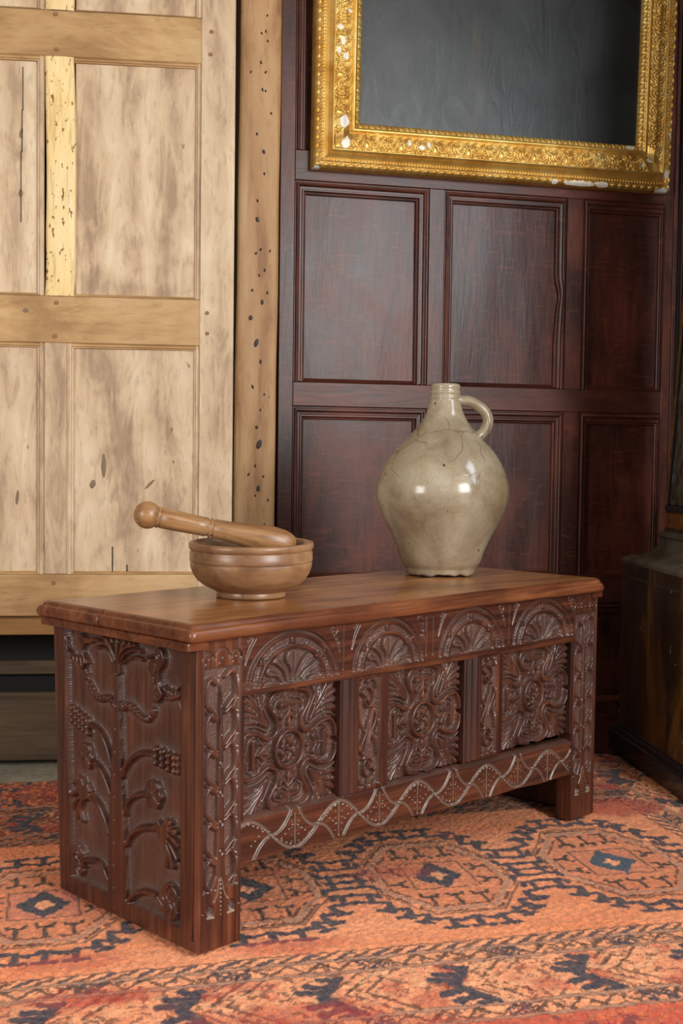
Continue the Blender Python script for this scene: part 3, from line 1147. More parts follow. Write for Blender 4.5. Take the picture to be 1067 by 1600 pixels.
def uv_grid(u0, u1, v0, v1, res):
    """v0, v1 may be functions of u"""
    nu = max(2, int((u1 - u0) / res) + 1)
    f0 = v0 if callable(v0) else (lambda u: v0 + 0 * u)
    f1 = v1 if callable(v1) else (lambda u: v1 + 0 * u)
    u = np.linspace(u0, u1, nu)
    nv = max(2, int((np.max(f1(u)) - np.min(f0(u))) / res) + 1)
    t = np.linspace(0, 1, nv)[:, None]
    return np.broadcast_to(u, (nv, nu)).copy(), f0(u)[None, :] * (1 - t) + f1(u)[None, :] * t


# ------------------------------------------------------------------ the carved chest
chest = thing('carved_chest', 'long dark oak chest with carved arches and panels, standing on the orange rug', 'chest', (0, 0, 0),
              math.radians(31.62))
CW, CDP, CH = 1.10, .402, .484
RES = .00115


def top_rail():
    U, V = uv_grid(.092, 1.012, lambda u: .388 - .006 * (u - .092), CH, RES)
    R = Relief(U, V)
    Z = -.0055
    base = .397
    arches = [(.2035, .107), (.4335, .096), (.6700, .103), (.9030, .109)]
    for cx, a in arches:
        b = .089
        x, y = (U - cx) / a, (V - base) / b
        r = np.hypot(x, y)
        up = V > base
        band = up & (r < .97) & (r > .90)
        R.sink(band, Z * .8, .75)
        band = up & (r < .845) & (r > .70)
        R.sink(band, Z * .75, .7)
        R.stipple(band, .0011)
        for ang in (90, 35, 145):
            kx, ky = cx + a * .775 * math.cos(math.radians(ang)), base + b * .775 * math.sin(math.radians(ang))
            rr = .0062
            q = np.maximum(np.abs(U - kx), np.abs(V - ky))
            R.h = np.where(q < rr, np.maximum(R.h, -.0005 - .002 * (q / rr) ** 4), R.h)
            R.wax = np.where(q < rr, R.wax * .2, R.wax)
        lun = up & (r < .635)
        R.sink(lun, Z, .75)
        R.stipple(lun, .0010)

        def P(px, py):
            return (cx + px * a, base + py * b)
        # palmette: centre leaf and three pairs
        R.shape([P(-.02, .0), P(-.07, .25), P(-.17, .44), P(-.12, .60), P(0, .62), P(.12, .60), P(.17, .44), P(.07, .25), P(.02, 0)], -.0003, .004)
        R.groove([P(0, .02), P(0, .56)], .0022, .004, .0026, .9)
        for s in (1, -1):
            R.shape([P(s * .05, .0), P(s * .10, .25), P(s * .22, .45), P(s * .36, .53), P(s * .46, .40), P(s * .34, .34), P(s * .20, .20), P(s * .11, 0)],
                    -.0004, .004)
            R.shape([P(s * .14, .0), P(s * .22, .16), P(s * .36, .28), P(s * .50, .36), P(s * .58, .24), P(s * .48, .14), P(s * .34, .12), P(s * .22, 0)],
                    -.0006, .004)
            R.shape([P(s * .26, .0), P(s * .36, .07), P(s * .48, .10), P(s * .61, .06), P(s * .60, -.01), P(s * .4, -.01)], -.0004, .003)
            R.groove([P(s * .08, .02), P(s * .16, .26), P(s * .30, .43)], .0018, .0028, .0014, .8)
            R.groove([P(s * .18, .02), P(s * .28, .16), P(s * .46, .26)], .0018, .0026, .0014, .8)
            for k in range(3):
                R.dot(*P(s * .10, .38 - k * .07), .0016, .0018, .25)
                R.dot(*P(s * (.38 + k * .05), .44 - k * .0), .0013, .0015, .25)
            # spandrel
            R.groove([P(s * .99, .45), P(s * .90, .72), P(s * .80, .90)], .0012, .0022, .0034, .7)
            for k in range(5):
                R.dot(*P(s * (.97 - k * .035), .62 + k * .075), .0014, .0016, .3)
            R.groove([P(s * .88, .93), P(s * .93, .86), P(s * .90, .80)], .0020, .0022, .0008, .6)
    for gx in (.3175, .534, .552, .784):
        R.groove([(gx, .405), (gx, .476)], .0018, .0032, None, .8)
    # keyhole
    q = np.hypot((U - .5205) / .0052, (V - .466) / .0066)
    q2 = np.maximum(np.abs(U - .5215) / .0030, np.abs(V - .453) / .0120)
    hole = (q < 1) | (q2 < 1)
    R.h = np.where(hole, -.028, R.h)
    R.wax = np.where(hole, 0, R.wax)
    R.groove([(.533, .447), (.533, .436)], .0016, .006, None, 0)
    return R


relief_mesh('top_rail', top_rail(), 0.0, .03, M['chest'], chest)


def panel_field(u0, u1, v0, v1):
    U, V = uv_grid(u0, u1, v0, v1, RES)
    R = Relief(U, V)
    cx, cy, hw, hh = (u0 + u1) / 2, (v0 + v1) / 2 - .002, (u1 - u0) / 2, (v1 - v0) / 2
    Z = -.0070
    R.h[:] = Z
    R.wax[:] = .75
    R.stipple(np.ones(U.shape, bool), .0010, 600)
    S = [(1, 1), (-1, 1), (1, -1), (-1, -1)]

    def P(x, y):
        return (cx + x * hw, cy + y * hh)
    strap = [(-1.0, .07), (-.985, .22), (-.88, .36), (-.66, .34), (-.44, .235), (-.275, .31), (-.26, .50), (-.365, .66), (-.42, .80), (-.34, .93),
             (-.10, .985)]
    for sx, sy in S:
        p = [P(-sx * x, sy * y) for x, y in strap]
        R.bead(p, .0044, Z, .0)
        inner = [(-1.0, .40), (-.86, .47), (-.64, .45), (-.45, .36), (-.38, .42), (-.40, .53), (-.48, .68), (-.55, .84), (-.50, .97)]
        R.bead([P(-sx * x, sy * y) for x, y in inner], .0022, Z, -.0025)
        # fan of leaves
        o = (-.43, .42)
        ends = [(-.98, .54), (-.985, .68), (-.98, .82), (-.94, .95), (-.80, .975), (-.67, .975), (-.57, .97)]
        for k, (ex, ey) in enumerate(ends):
            mx, my = (o[0] * .45 + ex * .55), (o[1] * .45 + ey * .55)
            bend = (k - 3) * .012
            mid = (mx - bend * 1.4, my - bend * 1.4 + .02 * (3 - abs(k - 3)))
            R.bead([P(-sx * x, sy * y) for x, y in (o, mid, (ex, ey))], .0014, Z, -.0014 - .0006 * (k % 2), r1=.0056)
            if k % 2 == 1:
                for t in np.linspace(.45, .92, 5):
                    R.dot(*P(-sx * (o[0] + (ex - o[0]) * t), sy * (o[1] + (ey - o[1]) * t)), .0013, .0012, .55)
    # brackets and trefoils at the four sides
    for k in range(4):
        a = k * math.pi / 2
        c, s = round(math.cos(a)), round(math.sin(a))

        def Q(x, y):     # x across, y outwards (0 centre, 1 edge)
            px, py = (x * c - y * s), (x * s + y * c)
            return P(px, py)
        R.bead([Q(-.19, .745), Q(.19, .745)], .0040, Z, .0006, flat=.6, smooth=False)
        R.bead([Q(0, .70), Q(0, .40)], .0016, Z, -.0012, r1=.0036, smooth=False)
        R.shape([Q(0, .36), Q(-.05, .43), Q(0, .52), Q(.05, .43)], -.0012, .002)
        for s2 in (1, -1):
            R.bead([Q(0, .66), Q(s2 * .05, .56), Q(s2 * .13, .50), Q(s2 * .17, .56)], .0018, Z, -.0016, r1=.003)
            R.bead([Q(s2 * .02, .68), Q(s2 * .11, .62), Q(s2 * .20, .63)], .0016, Z, -.0022, r1=.0026)
            R.bead([Q(s2 * .10, .84), Q(s2 * .25, .80), Q(s2 * .30, .66), Q(s2 * .22, .58)], .0020, Z, -.0028)
    # roundel with six petals
    d = np.hypot(U - cx, V - cy)
    R.h = np.where(d < .031, Z - .0005, R.h)
    R.ring(cx, cy, .0310, .0042, Z, .0005)
    for k in range(6):
        a = k * math.pi / 3 + math.pi / 2
        ca, sa = math.cos(a), math.sin(a)

        def W(r, t):
            return (cx + r * ca - t * sa, cy + r * sa + t * ca)
        R.shape([W(.005, 0), W(.013, .0070), W(.0215, .0068), W(.0205, 0), W(.0215, -.0068), W(.013, -.0070)], -.0006, .0028)
        a2 = a + math.pi / 6
        R.bead([(cx + .010 * math.cos(a2), cy + .010 * math.sin(a2)), (cx + .023 * math.cos(a2), cy + .023 * math.sin(a2))], .0012, Z, -.003, r1=.0022,
               smooth=False)
    R.bead([(cx - .0002, cy), (cx + .0002, cy)], .0042, Z, .0006, smooth=False)
    R.wax = np.where(R.h > -.0025, R.wax * .12, R.wax)
    return R


for (u0, u1) in ((.098, .3135), (.4355, .6490), (.7680, 1.0080)):
    R = panel_field(u0, u1, .186, .3875)
    relief_mesh('panel', R, .009, .012, M['chest_z'], chest)

# channel-moulded uprights beside the panels, and the sloping ledges below them
VPROF = [(-.0005, -.030), (0, -.002), (.002, 0), (.006, -.0005), (.0075, -.0045), (.010, -.0055), (.013, -.0035), (.0165, -.001), (.020, -.0005),
         (.0215, -.004), (.024, -.005), (.0265, -.0025), (.030, 0), (.0345, 0)]
for (a, b) in ((.3135, .3500), (.6490, .6920)):
    w = b - a
    pr = [(d * w / .0345, h) for d, h in VPROF]
    link('channel_moulding', strip_mesh('channel_moulding', (a, 0, .186), (a, 0, .3875), (1, 0, 0), pr, 0, 0), M['chest_plain'], chest)
for (a, b) in ((.4215, .4360), (.7560, .7690), (.092, .099), (1.007, 1.013)):
    box('bead', (a, b, .0008, .03, .186, .3875), M['chest_plain'], chest, .0012)


def muntin_field(u0, u1):
    U, V = uv_grid(u0, u1, .186, .3875, RES * .95)
    R = Relief(U, V)
    cx, hw = (u0 + u1) / 2, (u1 - u0) / 2
    ground = (np.abs(U - cx) < hw - .008) & (V > .192) & (V < .381)
    Z = -.006
    R.sink(ground, Z, .75)
    R.stipple(ground, .001)
    zc = .286
    for s in (1, -1):                      # point-symmetric S-scroll
        def Q(x, y):
            return (cx + s * x, zc + s * y)
        sp = []
        for a in np.linspace(0, 2.1 * math.pi, 26):
            r = .0055 + (.0205 - .0055) * a / (2.1 * math.pi)
            sp.append(Q(-.002 + r * math.cos(a + 2.2) * .92, .058 + r * math.sin(a + 2.2) * 1.15))
        R.bead(sp, .0026, Z, .0, smooth=False)
        R.dot(*Q(-.002, .058), .004, -.004)
        R.bead([sp[-1], Q(.018, .030), Q(.006, .0), Q(0, -.02)], .0028, Z, .0)
        R.bead([Q(-.023, .044), Q(-.019, .018), Q(-.010, .004)], .0022, Z, -.001, r1=.0044)
        R.bead([Q(-.020, .086), Q(-.012, .094), Q(.0, .088)], .0022, Z, -.001, r1=.004)
        R.bead([Q(.006, .093), Q(.016, .090), Q(.021, .078)], .0022, Z, -.001, r1=.0036)
        R.bead([Q(.022, .030), Q(.024, .012), Q(.019, -.004)], .0018, Z, -.001, r1=.0034)
        R.bead([Q(0, .082), Q(.001, .096)], .0026, Z, -.001, smooth=False)
    R.bead([(cx - .0125, zc - .045), (cx + .0125, zc + .045)], .0042, Z, -.0004, flat=.5, smooth=False)
    R.groove([(cx - .012, zc - .043), (cx + .012, zc + .043)], .0013, .003, None, .7)
    R.wax = np.where(R.h > -.002, R.wax * .1, R.wax)
    return R


for (a, b) in ((.3500, .4215), (.6920, .7560)):
    relief_mesh('muntin', muntin_field(a, b), 0.0, .03, M['chest_z'], chest)


def bottom_rail():
    lo = lambda u: .1225 - .0235 * (u - .092) / .92 - .004 * np.exp(-((u - .545) / .05) ** 2) * 0 + .0012 * np.sin(u * 40)
    hi = lambda u: .1945 - .0205 * (u - .092) / .92
    U, V = uv_grid(.092, 1.012, lo, hi, RES)
    R = Relief(U, V)
    sl = np.clip((V - (hi(U) - .006)) / .006, 0, 1)
    R.h -= .010 * sl ** 1.2
    R.wax = np.maximum(R.wax, .5 * (sl > 0))
    uu = np.linspace(.092, 1.012, 500)
    n = 4.5
    x0 = .108
    per = .2045
    zc = lambda u: (lo(u) + hi(u) - .006) / 2
    A = .0300
    wv = lambda u: A * np.cos(2 * math.pi * (u - x0) / per)
    R.groove(np.stack([uu, zc(uu) + wv(uu)], 1), .0042, .0022, None, 1.0, smooth=False, pale=.12)
    k = 0
    x = x0 + per / 4
    s = 1
    while x < 1.0:
        t = np.linspace(-1, 1, 24)
        for half in (0, 1):
            tt = t[:12] if half == 0 else t[12:]
            zz = s * A * np.sign(tt) * np.abs(tt) ** 2.2 * 1.15
            R.groove(np.stack([x + tt * per * .205, zc(x) + zz], 1), .0038, .0020, None, 1.0, smooth=False, pale=.12)
        for q in (-1, 1):
            for j in range(6):
                tt = .10 + j * .075
                u1 = x + q * per * (.02 + .09 * j * .5)
                R.dot(u1, zc(x) - s * q * (.006 + j * .0042) * 1.0, .0017, .0016, .75)
                if j < 4:
                    R.dot(x + q * per * (.10 + .04 * j), zc(x) + s * q * (.002 + j * .006) - s * q * .012, .0016, .0015, .6)
        xv = x + per / 4
        R.groove([(xv, lo(xv) + .004), (xv, hi(xv) - .012)], .0017, .0020, None, .9, smooth=False, pale=.35)
        for j in range(5):
            R.dot(xv + .008, lo(xv) + .012 + j * .011, .0014, .0013, .5)
            R.dot(xv - .008, lo(xv) + .014 + j * .011, .0014, .0013, .4)
        x += per / 2
        s = -s
    return R


relief_mesh('bottom_rail', bottom_rail(), 0.0, .03, M['chest'], chest)


def stile_field(u0, u1, mirror=False):
    U, V = uv_grid(u0, u1, 0.0, CH, RES)
    R = Relief(U, V)
    w = u1 - u0
    c = (u0 + u1) / 2
    T = (U - u0) / w
    half = w / 2
    Z = -.0055
    gr = (np.abs(U - c) < half - .0055) & (V > .092 - 0) & (V < .462)
    R.sink(gr, Z, .75)
    R.stipple(gr, .0008, 600)
    # tapering shaft
    R.shape([(c - .013, .075), (c - .0085, .18), (c - .0060, .30), (c - .0035, .40), (c, .425), (c + .0035, .40), (c + .0060, .30), (c + .0085, .18), (c + .013, .075)],
            -.0002, .0025, smooth=False)
    # leaves
    for s in (1, -1):
        top = .428
        hgt = .0565
        for k in range(6):
            zt = top - k * hgt - (.010 if s < 0 else 0)
            zb = zt - hgt
            xo = half - .0095
            def Q(x, z):
                return (c + s * x, z)
            R.bead([Q(.009, zt - .004), Q(.020, zt + .003), Q(xo - .003, zt - .004), Q(xo, zt - .022), Q(xo - .002, zb + .020), Q(.020, zb + .013), Q(.009, zb + .002)],
                   .0048, Z, -.0002, flat=.3)
            R.bead([Q(xo + .001, zb + .014), Q(xo - .006, zb + .002), Q(xo + .001, zb - .006)], .0022, Z, -.0012)
    # scalloped head
    hd = (V > .440)
    R.h = np.where(hd & (np.abs(U - c) < half - .0055), -.0008, R.h)
    R.wax = np.where(hd, .1, R.wax)
    for x, r in ((-.027, .013), (0, .018), (.027, .013)):
        pts = [(c + x + r * math.cos(a), .452 + r * .9 * math.sin(a)) for a in np.linspace(.1, math.pi - .1, 14)]
        R.groove(pts, .0020, .0026, None, .7, smooth=False)
        R.dot(c + x, .455, .0018, .002, .1)
        R.dot(c + x - .006, .447, .0014, .002, .1)
    # spread foot of the shaft with a small tracery spandrel
    for s in (1, -1):
        R.bead([(c + s * .009, .110), (c + s * .018, .090), (c + s * .031, .070), (c + s * .035, .050)], .0050, -.0055, .0, r1=.0072)
        R.sink((np.hypot((U - c - s * .021) / .0075, (V - .062) / .0085) < 1) & (V > .052), -.0045, .9)
        R.groove([(c + s * .002, .110), (c + s * .007, .088), (c + s * .014, .075)], .0016, .0022, None, .9, pale=.4)
        R.dot(c + s * .020, .064, .0030, -.003)
        R.groove([(c + s * .015, .051), (c + s * .026, .052)], .0026, .0015, None, .9, smooth=False, pale=.6)
    for k in range(9):
        R.dot(c, .052 + k * .0068, .0014, .0014, .8)
    for k in range(7):
        zz = .15 + k * .046
        pts = [(c + .0042 * math.cos(a), zz + .0046 * math.sin(a)) for a in np.linspace(0, 2 * math.pi, 13)]
        if k < 4:
            R.groove(pts, .0012, .0014, None, .3, smooth=False)
        R.dot(c, zz, .0014, .0012, .3)
    # edge lines
    for x in (u0 + .0028, u1 - .0028):
        R.groove([(x, .06), (x, .47)], .0013, .0018, None, .5, smooth=False)
    R.wax = np.where(R.h > -.0018, R.wax * .15, R.wax)
    return R


relief_mesh('stile', stile_field(.0126, .092), 0.0, .036, M['chest_z'], chest)
relief_mesh('stile', stile_field(1.012, CW), 0.0, .036, M['chest_z'], chest)


def end_field():
    U, V = uv_grid(0.0, CDP, lambda u: 0.012 * np.clip(1 - np.abs(u - .226) / .014, 0, 1), .476, RES)
    R = Relief(U, V)
    Z = -.0058
    gl = lambda u: .034 + .0 * u
    ground = (U > .037) & (U < .361) & (V > gl(U)) & (V < .470)
    R.sink(ground, Z, 0)
    R.near[:] = 9
    T = -.0002

    def G(pts, r, r1=None, z1=T):
        R.bead(pts, r, Z, z1, r1=r1, flat=.35)
    # tree trunk
    R.shape([(.2055, .405), (.2030, .34), (.1995, .24), (.1905, .13), (.188, .006), (.245, .006), (.2405, .13), (.2310, .24), (.2200, .34), (.2175, .405)],
            T, .0025, smooth=False)
    q = np.maximum(np.abs(U - .2110), np.abs(V - .4160))
    R.shape([(.200, .406), (.200, .427), (.222, .427), (.222, .406)], T + .0008, .003, smooth=False)
    # palm head
    for p in ([(.2027, .4273), (.1875, .4417), (.1649, .4511), (.1463, .4512)], [(.1989, .4244), (.1799, .4347), (.1573, .4398), (.1425, .4384)],
              [(.2066, .428), (.199, .4425), (.1838, .4533), (.1612, .4594)], [(.2182, .4253), (.2242, .4394), (.238, .4514), (.2619, .4555), (.2862, .4539)],
              [(.2202, .4217), (.234, .4405), (.2539, .445), (.2699, .443)], [(.2144, .428), (.2230, .444), (.2380, .458), (.2500, .4625)],
              [(.2124, .4272), (.2106, .4456), (.2099, .4616)], [(.2090, .4272), (.2000, .4456), (.1890, .4630)]):
        G(p, .0016, .0048)
    for x, z in ((.24, .4605), (.2243, .463), (.2088, .464), (.1915, .463), (.1744, .462)):
        R.shape([(x - .008, z - .008), (x, z + .006), (x + .008, z - .008)], T, .002, smooth=False)
    # branches
    for p, a, b in (([(.202, .2401), (.1899, .2593), (.1654, .2786), (.1412, .288), (.114, .2909)], .0068, .0056),
                    ([(.1929, .1785), (.186, .199), (.1649, .2139), (.1338, .2236)], .0052, .0060),
                    ([(.1912, .128), (.175, .1487), (.1506, .1635), (.1096, .174)], .0055, .0075),
                    ([(.1883, .0331), (.1672, .0515), (.1394, .0631), (.1087, .065), (.0886, .0601)], .0055, .0065),
                    ([(.228, .2393), (.237, .2676), (.2519, .2907), (.2745, .3062), (.2973, .309)], .0045, .0052),
                    ([(.2352, .2036), (.2478, .2226), (.2628, .2369), (.2817, .2464)], .0045, .0055),
                    ([(.2399, .1338), (.2549, .1606), (.2776, .1797), (.3083, .1864)], .0055, .0085),
                    ([(.2431, .0552), (.2582, .0709), (.2809, .0784), (.3155, .0721)], .0050, .0060)):
        G(p, a, b)
    # bunches of grapes
    for pts in ([(.1073, .2893), (.0906, .2883), (.0741, .2853), (.0579, .2851), (.0470, .2862)], [(.3011, .304), (.3130, .3075), (.3244, .3111), (.3360, .3150), (.3480, .3184)]):
        for x, z in pts:
            for dz in (-.0105, 0, .0105):
                R.bead([(x - .0001, z + dz), (x + .0001, z + dz)], .0072, Z, T + .0012, smooth=False)
    # flower heads: flat discs cut into petals, pinwheels and fans
    def disc(x, z, rx, rz, lobes=0):
        R.shape([(x + rx * (1 + .07 * math.cos(lobes * a)) * math.cos(a), z + rz * (1 + .07 * math.cos(lobes * a)) * math.sin(a))
                 for a in np.linspace(0, 2 * math.pi, 40, endpoint=False)], T, .0025, smooth=False)
    for (x, z), rx, rz in (((.1130, .2263), .0235, .0245), ((.3060, .253), .0190, .0240)):
        disc(x, z, rx, rz, 6)
        for k in range(6):
            a = k * math.pi / 3 + .5
            R.groove([(x + .004 * math.cos(a), z + .004 * math.sin(a)), (x + rx * .9 * math.cos(a), z + rz * .9 * math.sin(a))], .0010, .0020, .0016, .6, smooth=False)
    for (x, z), rx, rz, sg in (((.0690, .0660), .0270, .0285, 1), ((.3355, .0680), .0190, .0270, -1)):
        disc(x, z, rx, rz)
        for k in range(7):
            a = k * 2 * math.pi / 7
            R.groove([(x + .003 * math.cos(a), z + .003 * math.sin(a)), (x + rx * .55 * math.cos(a + .25 * sg), z + rz * .55 * math.sin(a + .25 * sg)),
                      (x + rx * math.cos(a + .9 * sg), z + rz * math.sin(a + .9 * sg))], .0012, .0026, .0026, .75)
    for (x, z), sg in (((.0780, .162), -1), ((.3238, .181), 1)):
        R.shape([(x - sg * .032, z + .014), (x - sg * .022, z + .030), (x - sg * .012, z + .023), (x - sg * .004, z + .036), (x + sg * .008, z + .030), (x + sg * .010, z + .012),
                 (x + sg * .002, z - .012), (x - sg * .016, z - .006)], T, .003, smooth=False)
        for k in range(6):
            a = math.radians(78 - k * 36)
            ex, ez = x + sg * (.004 + .027 * math.cos(a)), z - .006 + .036 * math.sin(a)
            R.bead([(x - sg * .006, z - .002), (x + sg * (.010 * math.cos(a + .5)), z - .003 + .020 * math.sin(a + .4)), (ex, ez)], .0034, Z, T, r1=.0070, flat=.3)
    # garlands
    for p in ([(.1984, .352), (.1869, .3572), (.1736, .3559), (.1604, .349), (.1454, .3436), (.1307, .3437), (.1198, .351), (.1144, .3607)],
              [(.2217, .353), (.2335, .3604), (.2494, .3603), (.2674, .3564), (.2796, .3604), (.2878, .3697), (.2982, .3788)]):
        G(p, .0078, .0062)
        sp = spline(p, 8)
        for k in range(4, len(sp) - 3, 5):
            d = sp[k + 1] - sp[k]
            d /= np.hypot(*d)
            nn = np.array([-d[1], d[0]])
            R.groove([sp[k] - nn * .0048 + d * .002, sp[k] + nn * .0048 - d * .002], .0014, .0020, None, .5, smooth=False)
    # birds
    R.shape([(.0991, .4656), (.0884, .4626), (.083, .4546), (.0812, .444), (.0864, .4325), (.0934, .4261), (.0951, .4139), (.0932, .4032), (.086, .3934), (.0877, .3844),
             (.0965, .3766), (.1037, .3733), (.1056, .384), (.1039, .393), (.1058, .4058), (.1077, .4165), (.1023, .4238), (.1042, .4323), (.1043, .4432), (.1097, .4469),
             (.1187, .4425), (.1278, .4391), (.1351, .4415), (.1279, .449), (.1152, .4517), (.108, .4515), (.1062, .4604)], T, .003)
    R.shape([(.0842, .3893), (.0667, .393), (.0528, .3972), (.0408, .4), (.039, .3939), (.0492, .3881), (.0631, .3838), (.0806, .3801)], T, .0028)
    R.shape([(.0879, .4105), (.0808, .4039), (.0667, .4005), (.0529, .4047), (.0392, .4173), (.0425, .4051), (.0562, .3967), (.0702, .3946), (.0843, .3958)], T, .0028)
    R.shape([(.1278, .439), (.131, .425), (.120, .414), (.107, .420), (.105, .436), (.115, .442)], -.0022, .004)
    for k in range(4):
        R.groove([(.060 + k * .008, .383 + k * -.0), (.058 + k * .008, .397)], .0012, .0018, None, .5, smooth=False)
        R.groove([(.052 + k * .009, .398), (.056 + k * .009, .407)], .0012, .0018, None, .5, smooth=False)
    for k in range(3):
        cx, cz = .1130 - k * .002, .4085 - k * .0125
        R.bead([(cx + .007 * math.cos(a), cz + .008 * math.sin(a)) for a in np.linspace(1.2, 5.2, 12)], .0026, Z, T, smooth=False)
        R.bead([(.070 - k * .011 + .006 * math.cos(a), .4000 + .006 * math.sin(a) - k * .001) for a in np.linspace(3.3, 6.1, 9)], .0018, Z, T, smooth=False)
    R.bead([(.0492, .3838), (.0430, .374), (.0387, .364)], .0016, Z, -.002)
    pts = [(.0965 + .0034 * math.cos(a), .450 + .004 * math.sin(a)) for a in np.linspace(0, 6.28, 12)]
    R.groove(pts, .0011, .0016, None, .5, smooth=False)
    R.shape([(.3131, .4649), (.3047, .46), (.2924, .4567), (.2801, .4534), (.2821, .4474), (.2985, .4443), (.3059, .4364), (.3046, .4272), (.2942, .4191), (.2921, .4124),
             (.3024, .4087), (.3127, .3979), (.319, .4042), (.3274, .409), (.3444, .4104), (.3529, .4188), (.3359, .4233), (.3212, .4228), (.3129, .4285), (.3129, .4379),
             (.3171, .4468), (.3213, .4534)], T, .003)
    R.bead([(.3600, .4480), (.3572, .4302), (.3465, .4232)], .0018, Z, T, r1=.004)
    for k in range(4):
        R.groove([(.300 + k * .011, .408), (.304 + k * .011, .422)], .0012, .0018, None, .5, smooth=False)
    R.bead([(.300, .395), (.306, .402), (.309, .384)], .0018, Z, -.001)
    # texture of the ground and polish grey with painted sheen along the cut edges
    inG = ground & (R.h < -.0035)
    R.wax = np.where(inG, .12 + .88 * np.exp(-np.clip(R.near - .002, 0, 1) / .006), R.wax)
    be = np.minimum.reduce([U - .037, .361 - U, V - .034, .470 - V])
    R.wax = np.where(inG, np.maximum(R.wax, .12 + .88 * np.exp(-np.clip(be, 0, 1) / .006)), R.wax)
    low = np.clip((.30 - V) / .2, 0, 1) * .35
    R.wax = np.where(inG, np.clip(R.wax + low, 0, 1), R.wax)
    R.stipple(inG, .0006, 620)
    R.h = np.where(inG, R.h - .0005 * (.5 + .5 * np.sin((U * .8 + V) * 1500 + 6 * fbm(U * 30, V * 30, 7))), R.h)
    # studs on the trunk
    for k in range(9):
        zz = .05 + k * .038
        xx = .2245 - (zz - .05) * .04
        R.dot(xx, zz, .0026, .0013, .12)
        R.dot(xx, zz, .0010, -.0012)
    # wear at the foot, dark joint at the front corner
    R.h -= .004 * np.clip(1 - (CDP - U) / .010, 0, 1) ** 2
    R.groove([(.0045, .02), (.0035, .12), (.0040, .30), (.0035, .470)], .0016, .0045, None, 0, smooth=False)
    bottom = np.clip(1 - V / .006, 0, 1)
    R.h -= .004 * bottom
    return R


relief_mesh('end_board', end_field(), 0.0, .0122, M['chest_z'], chest, 'end')
box('end_board', (CW - .026, CW, .036, CDP, 0, .478), M['chest_plain'], chest, .003)
box('back_board', (.02, CW - .02, CDP - .022, CDP - .002, .095, .478), M['chest_plain'], chest, .002)
box('bottom_board', (.02, CW - .02, .03, CDP - .02, .125, .143), M['chest_plain'], chest, .002)


# lid: two boards, thumb-moulded on the three open sides
def lid_board(x0, x1, y0, y1, sides, seed, name='lid_board'):
    """sides: which of f,b,l,r carry the moulding"""
    loops = [(.010, .4835), (.003, .4850), (.0, .4890), (-.0005, .4950), (.0012, .5005), (.0045, .5040), (.0062, .5038), (.0072, .5052), (.0090, .5085), (.0125, .5108),
             (.0165, .5118)]
    V = []
    nx, ny = 110, 34
    rs = np.random.RandomState(seed)
    wv = lambda t, s: .0016 * (vnoise(np.array(t * 28.), np.array(s * 7.), seed) - .5) + .003 * (vnoise(np.array(t * 6.), np.array(s * 3.), seed + 1) - .5)
    per = None
    for li, (ins, z) in enumerate(loops):
        X0 = x0 + (ins if 'l' in sides else 0)
        X1 = x1 - (ins if 'r' in sides else 0)
        Y0 = y0 + (ins if 'f' in sides else 0)
        Y1 = y1 - (ins if 'b' in sides else 0)
        ring = []
        for k in range(nx):
            ring.append((X0 + (X1 - X0) * k / nx, Y0))
        for k in range(ny):
            ring.append((X1, Y0 + (Y1 - Y0) * k / ny))
        for k in range(nx):
            ring.append((X1 - (X1 - X0) * k / nx, Y1))
        for k in range(ny):
            ring.append((X0, Y1 - (Y1 - Y0) * k / ny))
        ring = np.array(ring)
        mid = li < 9
        w1 = np.array([float(wv(p[0], p[1] + 2)) for p in ring])
        w2 = np.array([float(wv(p[0] + 3, p[1])) for p in ring])
        Zr = z + w2 * .5
        if 'r' in sides and 'f' in sides:      # knocked, rounded corner
            d = np.hypot(ring[:, 0] - x1, ring[:, 1] - y0)
            k = np.clip(1 - d / .03, 0, 1)[:, None]
            ring = ring + k * np.array([-.008, .008])
            Zr = Zr - k[:, 0] * .003
        ring = ring + (w1[:, None] * (1 if mid else .4)) * np.array([.6, 1.0])
        if per is None:
            per = len(ring)
        V.append(np.column_stack([ring, Zr]))
    n = per
    V = np.vstack(V)
    i = np.arange(len(loops) * n).reshape(len(loops), n)
    j = np.roll(i, -1, axis=1)
    F = np.stack([i[:-1], j[:-1], j[1:], i[1:]], -1).reshape(-1, 4)
    me = mesh_np(name, V, F, True)
    bm = bmesh.new()
    bm.from_mesh(me)
    bm.verts.ensure_lookup_table()
    f = bm.faces.new([bm.verts[k] for k in i[-1]])
    f.material_index = 1
    f.smooth = False
    f2 = bm.faces.new([bm.verts[k] for k in i[0][::-1]])
    f2.smooth = False
    bm.to_mesh(me)
    bm.free()
    me.materials.append(M['lid_edge'])
    me.materials.append(M['lid'])
    return link(name, me, None, chest)


lid_board(-.022, 1.118, -.0165, .2285, 'flr', 3)
lid_board(-.022, 1.118, .2300, .412, 'blr', 9)
for a, b in ((-.020, .020), (1.076, 1.112)):
    bm = bmesh.new()
    box_bm(bm, a, b, -.006, .405, .4700, .4838, bev=.003, seg=2)
    link('cleat', bm_mesh('cleat', bm, False), M['lid_edge'], chest)


# ------------------------------------------------------------------ stoneware jug
def pxj(hw, y):
    return (hw * 1.394e-3, (898 - y) * 1.391e-3)


